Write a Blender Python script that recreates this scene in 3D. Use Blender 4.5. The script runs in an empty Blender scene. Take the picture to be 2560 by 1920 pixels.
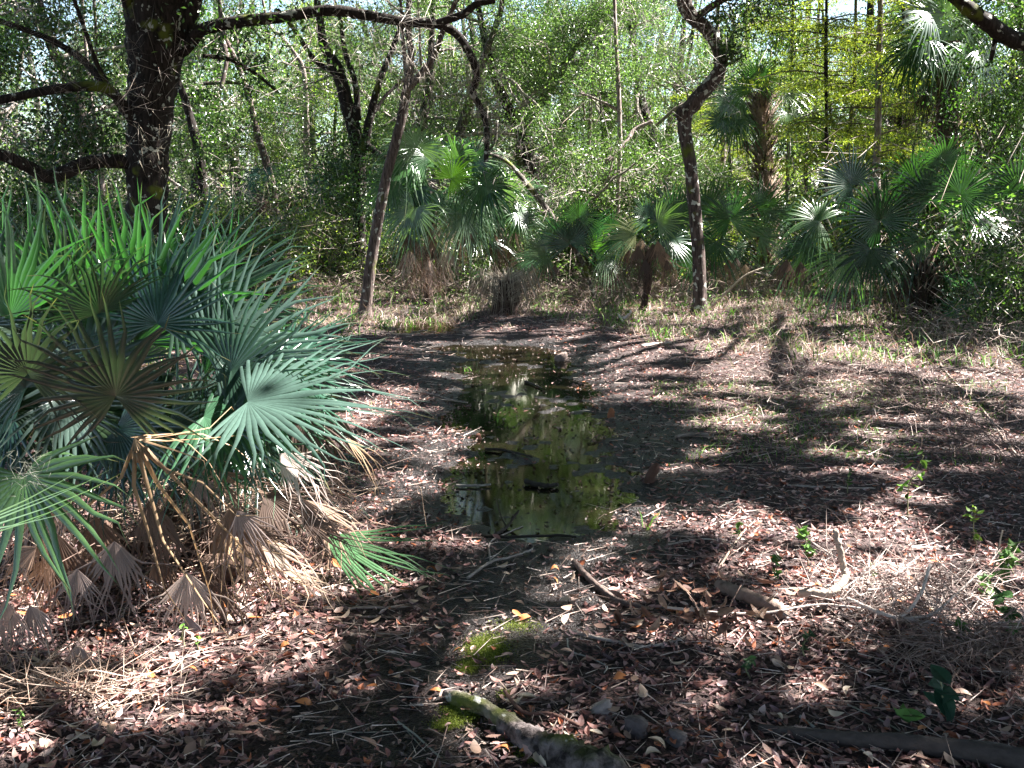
import bpy, math, random
import numpy as np
from mathutils import Vector
scene = bpy.context.scene
COL = scene.collection
RNG = np.random.default_rng(7)
R_ = math.radians
# ------------------------------------------------------------------ camera maths
CAMZ, PITCH, F = 1.6, R_(9.5), 1005.0
K = 1024 / 2212.0
FWD = np.array([0, math.cos(PITCH), -math.sin(PITCH)])
UPV = np.array([0, math.sin(PITCH), math.cos(PITCH)])
def ray(px, py):
    px, py = px * K, py * K
    return F * FWD + np.array([px - 512.0, 0, 0]) + (384.0 - py) * UPV
def at(px, py, d):
    r = ray(px, py); t = d / r[1]
    return np.array([r[0] * t, d, CAMZ + r[2] * t])
def G(px, py, z=0.0):
    r = ray(px, py); t = (z - CAMZ) / r[2]
    return np.array([r[0] * t, r[1] * t, z])
def psize(n, d):            # n picture units (2212 wide) at distance d -> metres
    return n * K * d / F
AZ, EL = R_(73), R_(50)
SUN = np.array([math.sin(AZ) * math.cos(EL), math.cos(AZ) * math.cos(EL), math.sin(EL)])
def nrm(v):
    v = np.asarray(v, float); n = np.linalg.norm(v, axis=-1, keepdims=True)
    return v / np.maximum(n, 1e-9)
# ------------------------------------------------------------------ object helpers
def link(o, parent=None):
    COL.objects.link(o)
    if parent is not None: o.parent = parent
    return o
def tag(o, label=None, cat=None, group=None, kind=None):
    if label: o['label'] = label
    if cat: o['category'] = cat
    if group: o['group'] = group
    if kind: o['kind'] = kind
    return o
def empty(name, loc=(0, 0, 0), label=None, cat=None, group=None):
    o = bpy.data.objects.new(name, None); o.empty_display_size = 0.2
    o.location = tuple(float(a) for a in loc)
    link(o); return tag(o, label, cat, group)
class MB:
    """collects geometry: vertices, polygons, a colour per vertex"""
    def __init__(s): s.V = []; s.C = []; s.T = []; s.Q = []; s.n = 0
    def add(s, V, T=None, Q=None, C=None):
        V = np.asarray(V, float).reshape(-1, 3)
        if C is None: C = np.ones((len(V), 3)) * 0.5
        C = np.asarray(C, float)
        if C.ndim == 1: C = np.tile(C, (len(V), 1))
        s.V.append(V); s.C.append(C)
        if T is not None and len(T): s.T.append(np.asarray(T, int).reshape(-1, 3) + s.n)
        if Q is not None and len(Q): s.Q.append(np.asarray(Q, int).reshape(-1, 4) + s.n)
        s.n += len(V); return s
    def mesh(s, name, mat, smooth=True, origin=(0, 0, 0)):
        me = bpy.data.meshes.new(name)
        if not s.V: return me
        V = np.concatenate(s.V) - np.asarray(origin); C = np.concatenate(s.C)
        T = np.concatenate(s.T) if s.T else np.zeros((0, 3), int)
        Q = np.concatenate(s.Q) if s.Q else np.zeros((0, 4), int)
        me.vertices.add(len(V)); me.vertices.foreach_set('co', V.astype('f').ravel())
        nl = len(T) * 3 + len(Q) * 4
        me.loops.add(nl)
        me.loops.foreach_set('vertex_index', np.concatenate([T.ravel(), Q.ravel()]).astype('i'))
        me.polygons.add(len(T) + len(Q))
        st = np.concatenate([np.arange(len(T)) * 3, len(T) * 3 + np.arange(len(Q)) * 4])
        me.polygons.foreach_set('loop_start', st.astype('i'))
        me.polygons.foreach_set('use_smooth', np.full(len(T) + len(Q), smooth))
        a = me.color_attributes.new('Col', 'FLOAT_COLOR', 'POINT')
        a.data.foreach_set('color', np.concatenate([C, np.ones((len(C), 1))], 1).astype('f').ravel())
        me.update(calc_edges=True); me.materials.append(mat)
        return me
    def build(s, name, mat, parent=None, smooth=True, origin=(0, 0, 0)):
        o = bpy.data.objects.new(name, s.mesh(name, mat, smooth, origin))
        return link(o, parent)
def copy_tree(o, parent=None):
    c = o.copy(); COL.objects.link(c); c.parent = parent
    for ch in [x for x in list(bpy.data.objects) if x.parent == o]: copy_tree(ch, c)
    return c
def spline(P, n):
    P = np.asarray(P, float)
    if len(P) < 3:
        t = np.linspace(0, 1, n)[:, None]; return P[0] * (1 - t) + P[-1] * t
    Q = np.vstack([2 * P[0] - P[1], P, 2 * P[-1] - P[-2]])
    u = np.linspace(0, len(P) - 1 - 1e-6, n); i = u.astype(int); f = (u - i)[:, None]
    a, b, c, d = Q[i], Q[i + 1], Q[i + 2], Q[i + 3]
    return 0.5 * (2 * b + (c - a) * f + (2 * a - 5 * b + 4 * c - d) * f**2 + (3 * b - a - 3 * c + d) * f**3)
def tube(mb, P, r, ns=8, col=(.5, .5, .5), rough=0.0, rng=RNG, cap=True):
    P = np.asarray(P, float); n = len(P)
    r = np.interp(np.linspace(0, 1, n), np.linspace(0, 1, len(r)), r) if np.ndim(r) else np.full(n, r)
    T = nrm(np.gradient(P, axis=0))
    ref = np.array([0, 0, 1.0]) if abs(T[0][2]) < .8 else np.array([0, 1.0, 0])
    A = nrm(np.cross(T, ref)); B = np.cross(T, A)
    th = np.arange(ns) * 2 * np.pi / ns
    rr = r[:, None] * (1 + rough * rng.normal(size=(n, ns)))
    if rough:
        rr *= 1 + rough * 1.2 * np.sin(th * 3 + rng.uniform(0, 6))[None, :]
    V = P[:, None] + rr[..., None] * (np.cos(th)[None, :, None] * A[:, None] + np.sin(th)[None, :, None] * B[:, None])
    V = V.reshape(-1, 3)
    i = np.arange(n - 1)[:, None] * ns; j = np.arange(ns)[None, :]; k = (j + 1) % ns
    Q = np.stack([i + j, i + k, i + ns + k, i + ns + j], -1).reshape(-1, 4)
    T3 = []
    if cap:
        V = np.vstack([V, P[-1], P[0]]); b = (n - 1) * ns; e = n * ns
        T3 = [(b + a, b + (a + 1) % ns, e) for a in range(ns)] + [((a + 1) % ns, a, e + 1) for a in range(ns)]
    mb.add(V, T3, Q, np.asarray(col, float))
def twigs(mb, A, B, r, col):
    """many straight three-sided twigs at once from A to B"""
    A = np.asarray(A); B = np.asarray(B); n = len(A)
    T = nrm(B - A); ref = np.where(np.abs(T[:, 2:3]) < .8, np.array([[0, 0, 1.]]), np.array([[0, 1., 0]]))
    X = nrm(np.cross(T, ref)); Y = np.cross(T, X)
    r = np.broadcast_to(np.asarray(r, float), (n,))[:, None]
    V = []
    for k in range(3):
        a = k * 2.0944; V.append(A + r * (math.cos(a) * X + math.sin(a) * Y))
    V.append(B); V = np.stack(V, 1).reshape(-1, 3)
    o = np.arange(n)[:, None, None] * 4
    Tm = (o + np.array([[[0, 1, 3], [1, 2, 3], [2, 0, 3]]])).reshape(-1, 3)
    C = np.asarray(col, float)
    C = np.tile(C, (n * 4, 1)) if C.ndim == 1 else np.repeat(C, 4, 0)
    mb.add(V, Tm, None, C)
def leaves(mb, P, L, W, D=None, up=0.5, col=None, rng=RNG, fold=0.25):
    """rhombic folded leaves: 4 verts (base, left, tip, right), two triangles"""
    n = len(P); L = np.broadcast_to(L, (n,))[:, None] * rng.uniform(.7, 1.25, (n, 1)); W = np.broadcast_to(W, (n,))[:, None] * rng.uniform(.75, 1.2, (n, 1))
    if D is None: D = rng.normal(size=(n, 3)); D[:, 2] -= .3
    D = nrm(D); N = rng.normal(size=(n, 3)); N[:, 2] += up * 2.2
    S = nrm(np.cross(D, N)); N = np.cross(S, D)
    m = P + D * L * .45
    V = np.stack([P, m + S * W * .5 + N * W * fold, P + D * L - N * L * .1, m - S * W * .5 + N * W * fold], 1).reshape(-1, 3)
    o = np.arange(n)[:, None, None] * 4
    T = (o + np.array([[[0, 2, 1], [0, 3, 2]]])).reshape(-1, 3)
    mb.add(V, T, None, np.repeat(col, 4, 0))
def dim(c, k): return [tuple(v * k for v in t) for t in c]
def pal(rng, n, cols, w=None, jit=.18):
    cols = np.asarray(cols, float); i = rng.choice(len(cols), n, p=w)
    return np.clip(cols[i] * (1 + jit * rng.normal(size=(n, 1))), 0.004, 1)
# ------------------------------------------------------------------ materials
def nt(name):
    m = bpy.data.materials.new(name); m.use_nodes = True
    t = m.node_tree; t.nodes.clear(); return m, t, t.nodes, t.links
def leaf_mat(name, trans=.35, rough=.4, spec=.5, ttint=(1.5, 1.6, .6), back=None):
    m, t, N, L = nt(name)
    o = N.new('ShaderNodeOutputMaterial'); p = N.new('ShaderNodeBsdfPrincipled'); tr = N.new('ShaderNodeBsdfTranslucent')
    a = N.new('ShaderNodeAttribute'); a.attribute_name = 'Col'
    p.inputs['Roughness'].default_value = rough; p.inputs['Specular IOR Level'].default_value = spec
    mul = N.new('ShaderNodeMix'); mul.data_type = 'RGBA'; mul.blend_type = 'MULTIPLY'; mul.inputs[0].default_value = 1
    mul.inputs[7].default_value = (*ttint, 1); L.new(a.outputs['Color'], mul.inputs[6])
    ns = N.new('ShaderNodeTexNoise'); ns.inputs['Scale'].default_value = 60; ns.inputs['Detail'].default_value = 2
    rg = N.new('ShaderNodeMapRange'); rg.inputs[3].default_value = .75; rg.inputs[4].default_value = 1.25
    L.new(ns.outputs[0], rg.inputs[0])
    m2 = N.new('ShaderNodeMix'); m2.data_type = 'RGBA'; m2.blend_type = 'MULTIPLY'; m2.inputs[0].default_value = 1
    L.new(a.outputs['Color'], m2.inputs[6]); L.new(rg.outputs[0], m2.inputs[7])
    mx = N.new('ShaderNodeMixShader'); mx.inputs[0].default_value = trans
    L.new(m2.outputs[2], p.inputs['Base Color']); L.new(mul.outputs[2], tr.inputs['Color'])
    L.new(p.outputs[0], mx.inputs[1]); L.new(tr.outputs[0], mx.inputs[2]); L.new(mx.outputs[0], o.inputs[0])
    return m
def bark_mat(name, c1, c2, lichen=0.0, moss=0.0, scale=9, bump=.6, zs=.22):
    m, t, N, L = nt(name)
    o = N.new('ShaderNodeOutputMaterial'); p = N.new('ShaderNodeBsdfPrincipled'); p.inputs['Roughness'].default_value = .85
    p.inputs['Specular IOR Level'].default_value = .2
    tc = N.new('ShaderNodeTexCoord'); mp = N.new('ShaderNodeMapping'); mp.inputs['Scale'].default_value = (1, 1, zs)
    L.new(tc.outputs['Object'], mp.inputs[0])
    n1 = N.new('ShaderNodeTexNoise'); n1.inputs['Scale'].default_value = scale * 3; n1.inputs['Detail'].default_value = 6; n1.inputs['Roughness'].default_value = .65
    L.new(mp.outputs[0], n1.inputs['Vector'])
    cr = N.new('ShaderNodeValToRGB'); cr.color_ramp.elements[0].position = .38; cr.color_ramp.elements[1].position = .66
    cr.color_ramp.elements[0].color = (*c1, 1); cr.color_ramp.elements[1].color = (*c2, 1)
    L.new(n1.outputs[0], cr.inputs[0]); last = cr.outputs[0]
    def patch(last, sc, lo, hi, col):
        n2 = N.new('ShaderNodeTexNoise'); n2.inputs['Scale'].default_value = sc; n2.inputs['Detail'].default_value = 3
        L.new(tc.outputs['Object'], n2.inputs['Vector'])
        r = N.new('ShaderNodeMapRange'); r.inputs[1].default_value = lo; r.inputs[2].default_value = hi; L.new(n2.outputs[0], r.inputs[0])
        x = N.new('ShaderNodeMix'); x.data_type = 'RGBA'; x.inputs[7].default_value = (*col, 1)
        L.new(r.outputs[0], x.inputs[0]); L.new(last, x.inputs[6]); return x.outputs[2]
    if moss: last = patch(last, 3.0, .62 - moss * .2, .70 - moss * .1, (.10, .12, .02))
    if lichen: last = patch(last, 11.0, .66 - lichen * .1, .69 - lichen * .1, (.42, .43, .38))
    L.new(last, p.inputs['Base Color'])
    b = N.new('ShaderNodeBump'); b.inputs['Strength'].default_value = bump; b.inputs['Distance'].default_value = .03
    L.new(n1.outputs[0], b.inputs['Height']); L.new(b.outputs[0], p.inputs['Normal'])
    L.new(p.outputs[0], o.inputs[0]); return m
def vcol_mat(name, rough=.8, spec=.2, bump=0, scale=40):
    m, t, N, L = nt(name)
    o = N.new('ShaderNodeOutputMaterial'); p = N.new('ShaderNodeBsdfPrincipled')
    p.inputs['Roughness'].default_value = rough; p.inputs['Specular IOR Level'].default_value = spec
    a = N.new('ShaderNodeAttribute'); a.attribute_name = 'Col'
    n1 = N.new('ShaderNodeTexNoise'); n1.inputs['Scale'].default_value = scale; n1.inputs['Detail'].default_value = 4
    tc = N.new('ShaderNodeTexCoord'); L.new(tc.outputs['Object'], n1.inputs['Vector'])
    rg = N.new('ShaderNodeMapRange'); rg.inputs[3].default_value = .55; rg.inputs[4].default_value = 1.45; L.new(n1.outputs[0], rg.inputs[0])
    m2 = N.new('ShaderNodeMix'); m2.data_type = 'RGBA'; m2.blend_type = 'MULTIPLY'; m2.inputs[0].default_value = 1
    L.new(a.outputs['Color'], m2.inputs[6]); L.new(rg.outputs[0], m2.inputs[7]); L.new(m2.outputs[2], p.inputs['Base Color'])
    if bump:
        b = N.new('ShaderNodeBump'); b.inputs['Strength'].default_value = bump; b.inputs['Distance'].default_value = .02
        L.new(n1.outputs[0], b.inputs['Height']); L.new(b.outputs[0], p.inputs['Normal'])
    L.new(p.outputs[0], o.inputs[0]); return m
M_PALMETTO = leaf_mat('palmetto_blade', .30, .22, 1.0, (1.35, 1.9, .75))
M_SABAL = leaf_mat('cabbage_palm_blade', .28, .26, .9, (1.5, 1.9, .5))
M_DEAD = leaf_mat('dead_frond_blade', .22, .6, .35, (1.1, .95, .7))
M_OAK = leaf_mat('oak_leaf', .42, .31, .8, (1.5, 1.75, .75))
M_FEATHER = leaf_mat('cypress_leaf', .5, .45, .5, (1.5, 1.5, .5))
M_LITTER = leaf_mat('fallen_leaf', .08, .5, .4, (1.1, .8, .6))
M_GRASS = leaf_mat('dry_grass_blade', .25, .6, .3, (1.1, 1.0, .8))
M_TWIG = vcol_mat('twig_bark', .8, .2, 0, 30)
M_STICK = vcol_mat('stick_bark', .75, .25, .5, 35)
M_BARK_DARK = bark_mat('dark_oak_bark', (.009, .007, .006), (.045, .034, .03), lichen=.35, moss=.1)
M_BARK_BROWN = bark_mat('brown_bark', (.045, .033, .030), (.19, .145, .13), lichen=.45, moss=.15)
M_BARK_MID = bark_mat('mottled_bark', (.03, .022, .02), (.13, .095, .085), lichen=.75, moss=.1)
M_BARK_GREY = bark_mat('grey_bark', (.04, .034, .03), (.17, .145, .13), lichen=.5, moss=.6)
M_BARK_PALE = bark_mat('pale_bark', (.16, .12, .11), (.42, .35, .32), lichen=.2)
M_PALMTRUNK = vcol_mat('palm_trunk_fibre', .9, .1, .8, 25)
# ------------------------------------------------------------------ terrain
_r2 = np.random.default_rng(3)
_W = [(nrm(_r2.normal(size=2)) * f, _r2.uniform(0, 6.28), a) for f, a in
      [(.5, .035), (.8, .03), (1.3, .018), (2.1, .014), (3.3, .010), (5.2, .008), (8, .006), (13, .004), (.3, .05), (4.1, .008), (21, .0025), (27, .002)]]
def snoise(x, y):
    s = 0
    for w, p, a in _W: s = s + a * np.sin(w[0] * x + w[1] * y + p + 1.3 * np.sin(w[1] * x * .7 - w[0] * y * .6))
    return s
_wat = [(640, 1000, 25), (700, 912, 52), (722, 925, 62), (738, 1045, 85), (762, 1095, 100), (800, 1125, 100), (850, 1130, 112), (900, 1140, 128), (960, 1158, 128), (1000, 1172, 132),
        (1060, 1155, 155), (1100, 1150, 165), (1140, 1150, 120), (1180, 1160, 60)]
_wy, _wc, _ww = [], [], []
for py, px, hw in _wat:
    g = G(px, py); _wy.append(g[1]); _wc.append(g[0]); _ww.append(psize(hw * 1.12, g[1]))
_wy, _wc, _ww = np.array(_wy)[::-1], np.array(_wc)[::-1], np.array(_ww)[::-1]
def chan(x, y):
    c = np.interp(y, _wy, _wc); w = np.interp(y, _wy, _ww)
    j = .18 * np.sin(y * 3.1 + 1) * np.sin(y * 7.3) + .08 * np.sin(11 * y + 3 * x)
    u = np.abs(x - c) / (w * (1 + j))
    end = 1 / (1 + np.exp((_wy[0] + .05 - y) * 7)) / (1 + np.exp((y - _wy[-1]) * 3))
    gap = 1 - .9 * np.exp(-((y - G(1000, 731)[1]) / .5)**2)
    return u, end * gap
WZ = -0.02
_mud = [(1130, 1290, 190, 110), (1090, 1400, 130, 60), (960, 1440, 160, 50), (800, 1600, 260, 100), (1000, 1560, 160, 70), (1250, 1060, 330, 70), (930, 1090, 180, 50), (1360, 940, 150, 60), (930, 1000, 90, 50), (1250, 1180, 200, 50)]
_mudw = [(G(a, b), psize(c, G(a, b)[1]), (G(a, b - d)[1] - G(a, b + d)[1]) / 2) for a, b, c, d in _mud]
def wet(x, y):
    u, e = chan(x, y)
    w = np.exp(-(u / 1.7)**2) * e
    for g, a, b in _mudw:
        q = ((x - g[0]) / a)**2 + ((y - g[1]) / b)**2
        w = np.maximum(w, .8 / (1 + np.exp((q - 1) * 3)))
    return np.clip(w + .8 * snoise(x * 3, y * 3), 0, 1)
def height(x, y):
    u, e = chan(x, y)
    base = .03 + snoise(x, y) * (.45 + .55 * np.clip((y - 4) / 10, 0, 1)) + .012 * np.clip(y - 14, 0, 40)
    k = np.clip((1.75 - u) / 1.0, 0, 1); k = k * k * (3 - 2 * k) * e
    near = np.exp(-np.clip(u - 1, 0, 9)**2 / 1.5) * e
    base = base * (1 - .8 * near)
    return base * (1 - k) + k * (WZ - .016 + .006 * np.sin(41 * x + 3 * np.sin(19 * y)) * np.sin(37 * y + 2 * np.sin(23 * x)) + .014 * np.sin(9 * x + 4 * y) * np.sin(6 * y - 3 * x) + .014 * np.sin(23 * x + 2) * np.sin(17 * y) + .012 * np.sin(3 * y + 2 * x))
def ground():
    xs = np.concatenate([-np.geomspace(9, 160, 26)[::-1], np.linspace(-8.9, 8.9, 300), np.geomspace(9, 160, 26)])
    ys = np.concatenate([-np.geomspace(.5, 60, 14)[::-1], np.linspace(.4, 9, 230), np.linspace(9.08, 19, 120), np.geomspace(19.2, 220, 60)])
    X, Y = np.meshgrid(xs, ys); Z = height(X, Y)
    V = np.stack([X, Y, Z], -1).reshape(-1, 3); nx = len(xs); ny = len(ys)
    i = np.arange(ny - 1)[:, None] * nx + np.arange(nx - 1)[None, :]
    Q = np.stack([i, i + 1, i + nx + 1, i + nx], -1).reshape(-1, 4)
    w = wet(X, Y).ravel()
    far = np.clip((Y.ravel() - 12) / 6, 0, 1)
    mb = MB(); mb.add(V, None, Q, np.stack([w, far, far], -1))
    m, t, N, L = nt('forest_soil')
    o = N.new('ShaderNodeOutputMaterial'); p = N.new('ShaderNodeBsdfPrincipled')
    a = N.new('ShaderNodeAttribute'); a.attribute_name = 'Col'; sp = N.new('ShaderNodeSeparateColor'); L.new(a.outputs['Color'], sp.inputs[0])
    tc = N.new('ShaderNodeTexCoord')
    n1 = N.new('ShaderNodeTexNoise'); n1.inputs['Scale'].default_value = 14; n1.inputs['Detail'].default_value = 9; n1.inputs['Roughness'].default_value = .7
    n2 = N.new('ShaderNodeTexNoise'); n2.inputs['Scale'].default_value = 90; n2.inputs['Detail'].default_value = 5
    L.new(tc.outputs['Object'], n1.inputs['Vector']); L.new(tc.outputs['Object'], n2.inputs['Vector'])
    c1 = N.new('ShaderNodeValToRGB'); e = c1.color_ramp.elements; e[0].position = .3; e[1].position = .72
    e[0].color = (.01, .007, .007, 1); e[1].color = (.12, .08, .075, 1)
    L.new(n2.outputs[0], c1.inputs[0])
    c2 = N.new('ShaderNodeValToRGB'); e = c2.color_ramp.elements; e[0].position = .3; e[1].position = .75
    e[0].color = (.004, .003, .003, 1); e[1].color = (.022, .016, .016, 1)
    L.new(n1.outputs[0], c2.inputs[0])
    mx = N.new('ShaderNodeMix'); mx.data_type = 'RGBA'
    wr = N.new('ShaderNodeMapRange'); wr.inputs[1].default_value = .1; wr.inputs[2].default_value = .5
    ad = N.new('ShaderNodeMath'); ad.operation = 'ADD'; sb = N.new('ShaderNodeMath'); sb.operation = 'MULTIPLY_ADD'; sb.inputs[1].default_value = .5; sb.inputs[2].default_value = -.25
    L.new(n1.outputs[0], sb.inputs[0]); L.new(sp.outputs[0], ad.inputs[0]); L.new(sb.outputs[0], ad.inputs[1]); L.new(ad.outputs[0], wr.inputs[0])
    L.new(wr.outputs[0], mx.inputs[0]); L.new(c1.outputs[0], mx.inputs[6]); L.new(c2.outputs[0], mx.inputs[7])
    L.new(mx.outputs[2], p.inputs['Base Color'])
    rr = N.new('ShaderNodeMapRange'); rr.inputs[3].default_value = .85; rr.inputs[4].default_value = .33; p.inputs['Specular IOR Level'].default_value = .3; L.new(wr.outputs[0], rr.inputs[0]); L.new(rr.outputs[0], p.inputs['Roughness'])
    b = N.new('ShaderNodeBump'); b.inputs['Strength'].default_value = .9; b.inputs['Distance'].default_value = .02
    ad2 = N.new('ShaderNodeMath'); ad2.operation = 'ADD'; L.new(n1.outputs[0], ad2.inputs[0]); L.new(n2.outputs[0], ad2.inputs[1])
    L.new(ad2.outputs[0], b.inputs['Height']); L.new(b.outputs[0], p.inputs['Normal']); L.new(p.outputs[0], o.inputs[0])
    tag(mb.build('ground', m), kind='structure')
    # water sheet
    m, t, N, L = nt('puddle_water')
    o = N.new('ShaderNodeOutputMaterial'); tr = N.new('ShaderNodeBsdfTransparent'); tr.inputs[0].default_value = (.22, .18, .10, 1)
    df = N.new('ShaderNodeBsdfDiffuse'); df.inputs[0].default_value = (.022, .020, .010, 1)
    m0 = N.new('ShaderNodeMixShader'); m0.inputs[0].default_value = .3
    gl = N.new('ShaderNodeBsdfGlossy'); gl.inputs['Roughness'].default_value = .05; gl.inputs[0].default_value = (.72, .68, .62, 1)
    fr = N.new('ShaderNodeFresnel'); fr.inputs[0].default_value = 1.45; mx = N.new('ShaderNodeMixShader')
    n = N.new('ShaderNodeTexNoise'); n.inputs['Scale'].default_value = 5; n.inputs['Detail'].default_value = 3
    b = N.new('ShaderNodeBump'); b.inputs['Strength'].default_value = .35; b.inputs['Distance'].default_value = .01
    L.new(n.outputs[0], b.inputs['Height']); L.new(b.outputs[0], gl.inputs['Normal'])
    L.new(tr.outputs[0], m0.inputs[1]); L.new(df.outputs[0], m0.inputs[2])
    L.new(fr.outputs[0], mx.inputs[0]); L.new(m0.outputs[0], mx.inputs[1]); L.new(gl.outputs[0], mx.inputs[2]); L.new(mx.outputs[0], o.inputs[0])
    ys = np.linspace(_wy[0] - .6, _wy[-1] + 1.5, 60); mb = MB()
    c = np.interp(ys, _wy, _wc); w = np.interp(ys, _wy, _ww) * 1.9
    V = np.stack([np.stack([c - w, ys, ys * 0 + WZ], -1), np.stack([c + w, ys, ys * 0 + WZ], -1)], 1).reshape(-1, 3)
    i = np.arange(len(ys) - 1) * 2
    mb.add(V, None, np.stack([i, i + 1, i + 3, i + 2], -1)); tag(mb.build('water', m), kind='structure')
ground()
# ------------------------------------------------------------------ sunlit pools: gaps cut in the canopy leaves to place the sun patches
_pools = [(900, 965, 120, 55), (830, 885, 90, 40), (880, 700, 130, 22), (1080, 745, 180, 24), (1010, 650, 160, 25), (1450, 765, 260, 34), (1800, 790, 320, 45), (2110, 825, 190, 40),
          (1500, 830, 260, 26), (2120, 900, 120, 35), (1640, 1175, 200, 60), (1900, 1210, 240, 75), (2060, 1330, 220, 100), (1790, 1300, 140, 70), (1450, 1130, 90, 30), (1300, 1205, 50, 30),
          (1340, 1290, 100, 50), (1000, 1412, 60, 22), (1050, 1480, 90, 26), (1300, 1525, 130, 26), (1180, 1610, 130, 30), (1500, 1640, 130, 18), (130, 1560, 210, 85), (340, 1500, 90, 40),
          (2140, 1530, 120, 16), (1960, 1060, 40, 40), (980, 1190, 70, 16), (1500, 700, 160, 20), (620, 1300, 60, 25), (1100, 800, 100, 30), (1900, 1130, 80, 25), (1560, 1370, 90, 30),
          (880, 1250, 60, 25), (720, 1380, 80, 25), (1650, 900, 80, 30), (760, 1180, 40, 20), (700, 700, 60, 14), (1330, 600, 150, 14), (1650, 610, 140, 12), (1750, 1030, 120, 12), (1180, 870, 60, 20), (1700, 960, 120, 18), (1950, 950, 100, 18), (1560, 920, 60, 14), (2080, 1010, 90, 16), (1400, 860, 90, 14), (1700, 850, 110, 26), (1690, 735, 130, 20), (1620, 800, 90, 20), (500, 1560, 90, 22), (620, 1450, 70, 18), (1480, 1480, 70, 18), (1700, 1500, 60, 16), (1480, 1010, 70, 14), (1850, 870, 130, 14), (800, 1100, 60, 18)]
_pw = [(G(a, b), psize(c, G(a, b)[1]), (G(a, b - d)[1] - G(a, b + d)[1]) / 2) for a, b, c, d in _pools]
_p3 = [(300, 700, 4.3, .4), (700, 870, 4.0, .35), (500, 620, 4.5, .42), (430, 600, 4.6, .3), (560, 700, 4.3, .3), (680, 850, 4.1, .38), (620, 560, 4.8, .3), (40, 580, 4.2, .4), (320, 610, 4.6, 1.1), (120, 600, 4.6, .8), (560, 740, 4.2, .75), (60, 1100, 3, .5), (1900, 480, 15, 1.3), (2020, 440, 15, 1.1), (1577, 474, 17, .7), (1760, 480, 15, .5), (1650, 450, 18, .9), (260, 600, 4.8, .35), (330, 640, 4.7, .3), (60, 1140, 2.8, .3),
       (40, 1060, 3.2, .25), (630, 1010, 4.2, .2), (520, 1230, 3.9, .25), (410, 1270, 3.8, .2), (250, 1200, 3.8, .18), (320, 960, 3.8, .16), (800, 1220, 4.2, .1), (900, 560, 18, 1.1), (980, 420, 18, 1.3),
       (950, 350, 18, .8), (1290, 540, 17, .5), (1180, 520, 17, .5), (1380, 500, 16.5, .5), (1510, 600, 15.7, .4), (1515, 520, 15.7, .4), (800, 600, 15.7, .45), (840, 430, 15.7, .3), (2060, 520, 14.6, .5),
       (1650, 520, 17, .4), (1840, 560, 14.5, .3), (665, 430, 26, .8), (2150, 450, 15, .6), (2050, 100, 18, 1.0), (950, 60, 12.5, .6), (700, 60, 12.5, .5), (560, 70, 12.6, .4)]
for a, b, d, r in _p3:
    p = at(a, b, d); q = p - SUN * (p[2] / SUN[2]); _pw.append((q, r, r))
_FL = [(nrm(_r2.normal(size=2)) * f, _r2.uniform(0, 6.28)) for f in (5, 6.5, 8, 11, 14, 19, 26, 33)]
def lit(P, rng, jit=.18):
    q = P[:, :2] - SUN[None, :2] * (P[:, 2:3] / SUN[2]); m = np.zeros(len(P), bool)
    g = np.zeros(len(P))
    for c, a, b in _pw: g = np.maximum(g, np.exp(-.5 * (((q[:, 0] - c[0]) / a)**2 + ((q[:, 1] - c[1]) / b)**2)))
    fl = np.zeros(len(P))
    for w_, p_ in _FL: fl += np.sin(q @ w_ + p_ + .8 * np.sin(q @ w_[::-1] * .6 + p_))
    m = g * 1.5 + .52 * fl / 2.0 + rng.normal(size=len(P)) * jit * .25 > .76
    # canopy also opened to let sun onto the clearing behind the palms
    m |= (q[:, 1] > 20) & (np.sin(q[:, 0] * .9) * np.sin(q[:, 1] * .7 + 1) > -.75)
    return m
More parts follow.
